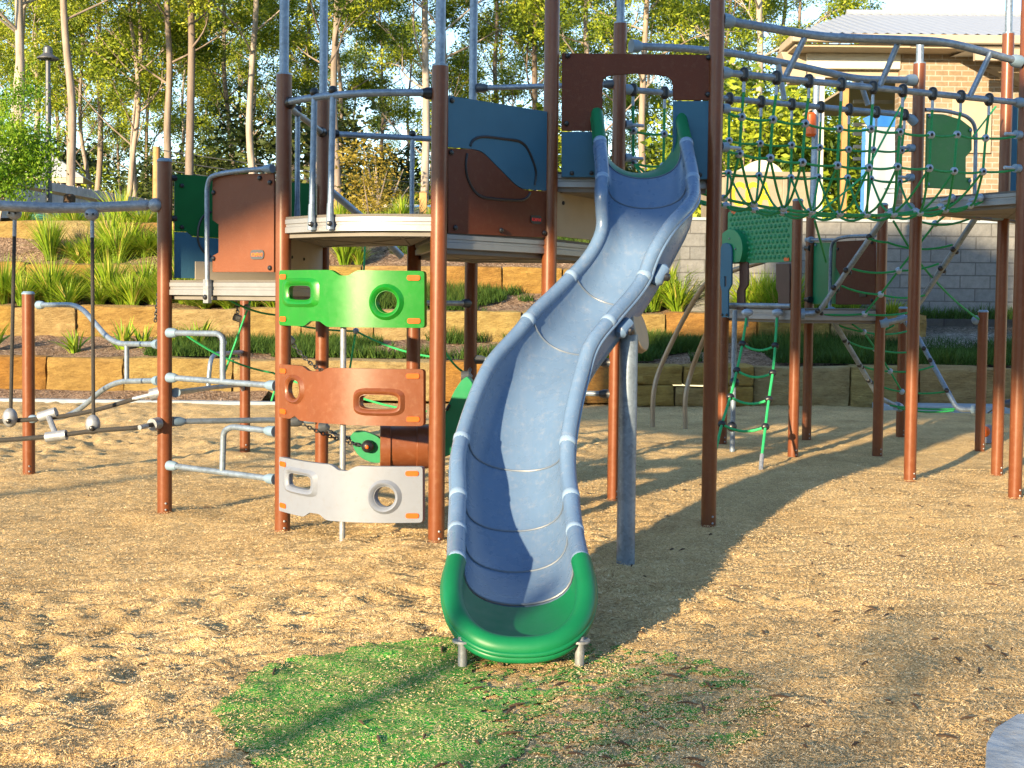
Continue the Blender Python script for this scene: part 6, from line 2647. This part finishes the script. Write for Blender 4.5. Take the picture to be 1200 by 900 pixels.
def flag_part(ol, mat, t0, t1, name, par):
    bm = bmesh.new()
    tmp = MB()
    tmp.prism([ol], lambda u, v, t: (u, t, v), t0, t1)
    vs = [bm.verts.new(v) for v in tmp.v]
    for fc in tmp.f:
        bm.faces.new([vs[i] for i in fc])
    for i in range(1, 10):
        bmesh.ops.bisect_plane(bm, geom=bm.verts[:] + bm.edges[:] + bm.faces[:], plane_co=(plF.L * i / 10, 0, 0), plane_no=(1, 0, 0), dist=1e-5)
    mb = MB()
    bm.verts.index_update()
    mb.add([flagfn(v.co.x, v.co.z, v.co.y) for v in bm.verts], [[v.index for v in f_.verts] for f_ in bm.faces])
    bm.free()
    return mb.build(name, mat, par, smooth=40)


U = lambda x, y: plF.uv(x, y)
cl0 = flag_part([U(1015, 149), U(1049, 149), U(1049, 252), U(1012, 252)], M['flag_white'], -.006, .006, 'banner_cloth', fg)
flag_part([U(1011, 139), U(1018, 136), U(1050, 135), U(1049, 148.5), U(1016, 148.5)], M['flag_blue'], -.006, .006, 'banner_top', fg)
flag_part([U(1010.5, 150), U(1014.5, 150), U(1011.8, 252), U(1008, 252)], M['flag_blue'], -.006, .006, 'pole_sleeve', fg)
mb = MB()
uc, zc_ = U(1027, 160)
for (rr, a0, a1, w_) in ((.085, 20, 160, .008), (.085, 200, 340, .008), (.055, 10, 170, .007), (.055, 195, 345, .007)):
    mb.tube([flagfn(uc + rr * math.cos(R(a_)), zc_ + rr * .85 * math.sin(R(a_)), .008) for a_ in range(a0, a1 + 1, 10)], w_, 5)
for (x0, x1, y) in ((1031, 1045, 212), (1036, 1048, 221), (1038, 1049, 226)):
    mb.tube([flagfn(*U(x0 + (x1 - x0) * i / 6, y), .008) for i in range(7)], .006, 5)
mb.build('banner_print', M['grey_ink'], cl0)

# skip bin
sk_ = thing('skip_bin', (4.4, 24, 3.0), 'pale rusty skip bin with yellow CCA lettering and a domed lid behind the net', 'skip bin')
Yb = 23.6
A_, B_ = P(838, 210, Yb), P(948, 206, Yb)
zt0, zt1 = P(850, 207.5, Yb).z, P(945, 203, Yb).z
mb = MB()
mb.prism([[(A_.x, 3.0), (B_.x, 3.0), (B_.x + .05, zt1), (A_.x - .05, zt1)]], lambda u, v, t: (u, Yb + t, v), 0, 1.6)
mb.box(((A_.x + B_.x) / 2, Yb - .03, zt1 - .03), (B_.x - A_.x + .14, .12, .09))
for px in (852, 919, 947):
    q = P(px, 215, Yb)
    mb.box((q.x, Yb - .05, (zt1 + 3.0) / 2 - .03), (.09, .1, zt1 - 3.1))
bn = mb.build('bin_body', M['bin'], sk_, bevel=.01)
mb = MB()
qa, qb = P(869, 203, Yb), P(919, 200, Yb)
dm = []
for i in range(13):
    t = i / 12
    dm.append((qa.x + (qb.x - qa.x) * t, zt1 + .02 + .24 * math.sin(math.pi * t) ** .7))
mb.prism([[(qa.x, zt1 + .02)] + dm[1:-1] + [(qb.x, zt1 + .02)]], lambda u, v, t: (u, Yb + t, v), .1, 1.5)
mb.build('domed_lid', M['cream'], sk_, smooth=50)
q = P(880.5, 229, Yb)
text_mesh('bin_lettering', 'CCA', .62, M['yellow'], bn, Vector((q.x, Yb - .008, q.z)), (1, 0, 0), (0, 0, 1), .004, xs=.62, weight=.02)

# ------------------------------------------------------------------ park pavilion behind the photographer (casts the broad shade)
vv = Vector((SUN_AZ.y, -SUN_AZ.x, 0))


def st(s_, t_, z):
    q = SUN_AZ * s_ + vv * t_
    return Vector((q.x, q.y, z))


pv = thing('picnic_pavilion', st(-10, -4.1, 0), 'gable-roofed park pavilion behind the play area', 'pavilion')
s1, s0 = -15.5, -4.9
zp = 3.67 - TE * s1
t0_, hw, sl_ = -4.1, 4.3, .25
mb = MB()
for dz in (0, .12):
    mb.add([st(s1, t0_ - hw, zp - sl_ * hw + dz), st(s1, t0_, zp + dz), st(s1, t0_ + hw, zp - sl_ * hw + dz), st(s0, t0_ - hw, zp - sl_ * hw + dz), st(s0, t0_, zp + dz), st(s0, t0_ + hw, zp - sl_ * hw + dz)],
           [(0, 1, 4, 3), (1, 2, 5, 4)])
mb.build('roof', M['roof'], pv, smooth=0)
mb = MB()
u_s0, u_s1 = -11.5, -8.5
zpk = 7.27 - TE * -10
mb.prism([[(-7.4, 6.0), (-3.75, 6.0), (-3.75, zpk - .32), (-5.0, zpk), (-7.4, zpk - .62)]], lambda u, v, t: st(t, u, v), u_s0, u_s1)
mb.build('added_shade_roof', M['fascia'], pv, smooth=0)  # upper tier added only to throw shade on the grey block wall
for s_ in (s1 + .6, s0 - .6):
    for t_ in (t0_ - hw + .3, t0_ + hw - .3):
        mb = MB()
        b = st(s_, t_, 0)
        mb.tube([(b.x, b.y, -.2), (b.x, b.y, zp - sl_ * (hw - .3))], .06, 12)
        mb.build('column', M['lamp_metal'], pv)
b = st(-6.0, -2.85, 0)
lp2 = thing('lamp_pole', b, 'slim park light pole standing behind the photographer', 'lamp post')
mb = MB()
mb.tube([(b.x, b.y, -.2), (b.x, b.y, 2.6)], .055, 12)
mb.build('pole', M['lamp_metal'], lp2)

# young trees behind the photographer: their thin crowns dapple the chips
young = shrub_meshes(71, 2.6, 2.4, 260, .15, M['leaf'])
for k, (s_, t_, zc_, sc_) in enumerate(((-8.0, -1.5, .80, .62), (-8.6, .5, .9, .85))):
    b = st(s_, t_, 0)
    t = thing('young_tree', b, ('sparse young tree close behind the photographer', 'sparse young tree right behind the photographer', 'sparse young tree far left behind the photographer')[k], 'tree')
    zc0_ = zc_ - TE * s_
    t.scale = (sc_, sc_, sc_)
    t.location = (b.x, b.y, zc0_ - 1.75 * sc_)
    link('crown', young[1], (0, 0, 0), t)
    link('trunk', young[0], (0, 0, 0), t, 0, (1, 1, 1))
    mb = MB()
    mb.tube([(b.x, b.y, -.2), (b.x, b.y, zc0_ - 1.6 * sc_)], .04, 8)
    o = mb.build('stem', M['bark'], None)
    o.parent = t
    o.matrix_parent_inverse = (Matrix.Translation(t.location) @ Matrix.Diagonal((sc_, sc_, sc_, 1))).inverted()

# dark leafy belt added out of view to cut low sky light on upright faces
r9 = np.random.default_rng(91)
cs, rads = [], []
for i in range(420):
    a_ = math.radians(r9.uniform(95, 265))
    dd = r9.uniform(27, 34)
    # the sun shines in over the low part of the belt
    tl = SUN_AZ.y * dd * math.sin(a_) - SUN_AZ.x * dd * math.cos(a_)
    sl9 = -(SUN_AZ.x * dd * math.sin(a_) + SUN_AZ.y * dd * math.cos(a_))
    lim = 8.5
    if -28 < tl < 14 and sl9 > 0:
        lim = min(8.5, max(1.0, TE * sl9 - 2.2))
    cs.append((dd * math.sin(a_), dd * math.cos(a_), lim * r9.random() ** .8))
    rads.append(r9.uniform(1.2, 2.0))
V, Fc, T = leaf_clumps(cs, rads, 40, .75, 91, lw=.6, droop=.2)
o = link('added_tree_belt', mesh_np('added_tree_belt', V, Fc, M['leaf_dark'], tone=T))
tag(o, 'unseen dark tree belt added behind the photographer to cut sky light', 'added woods', kind='stuff')
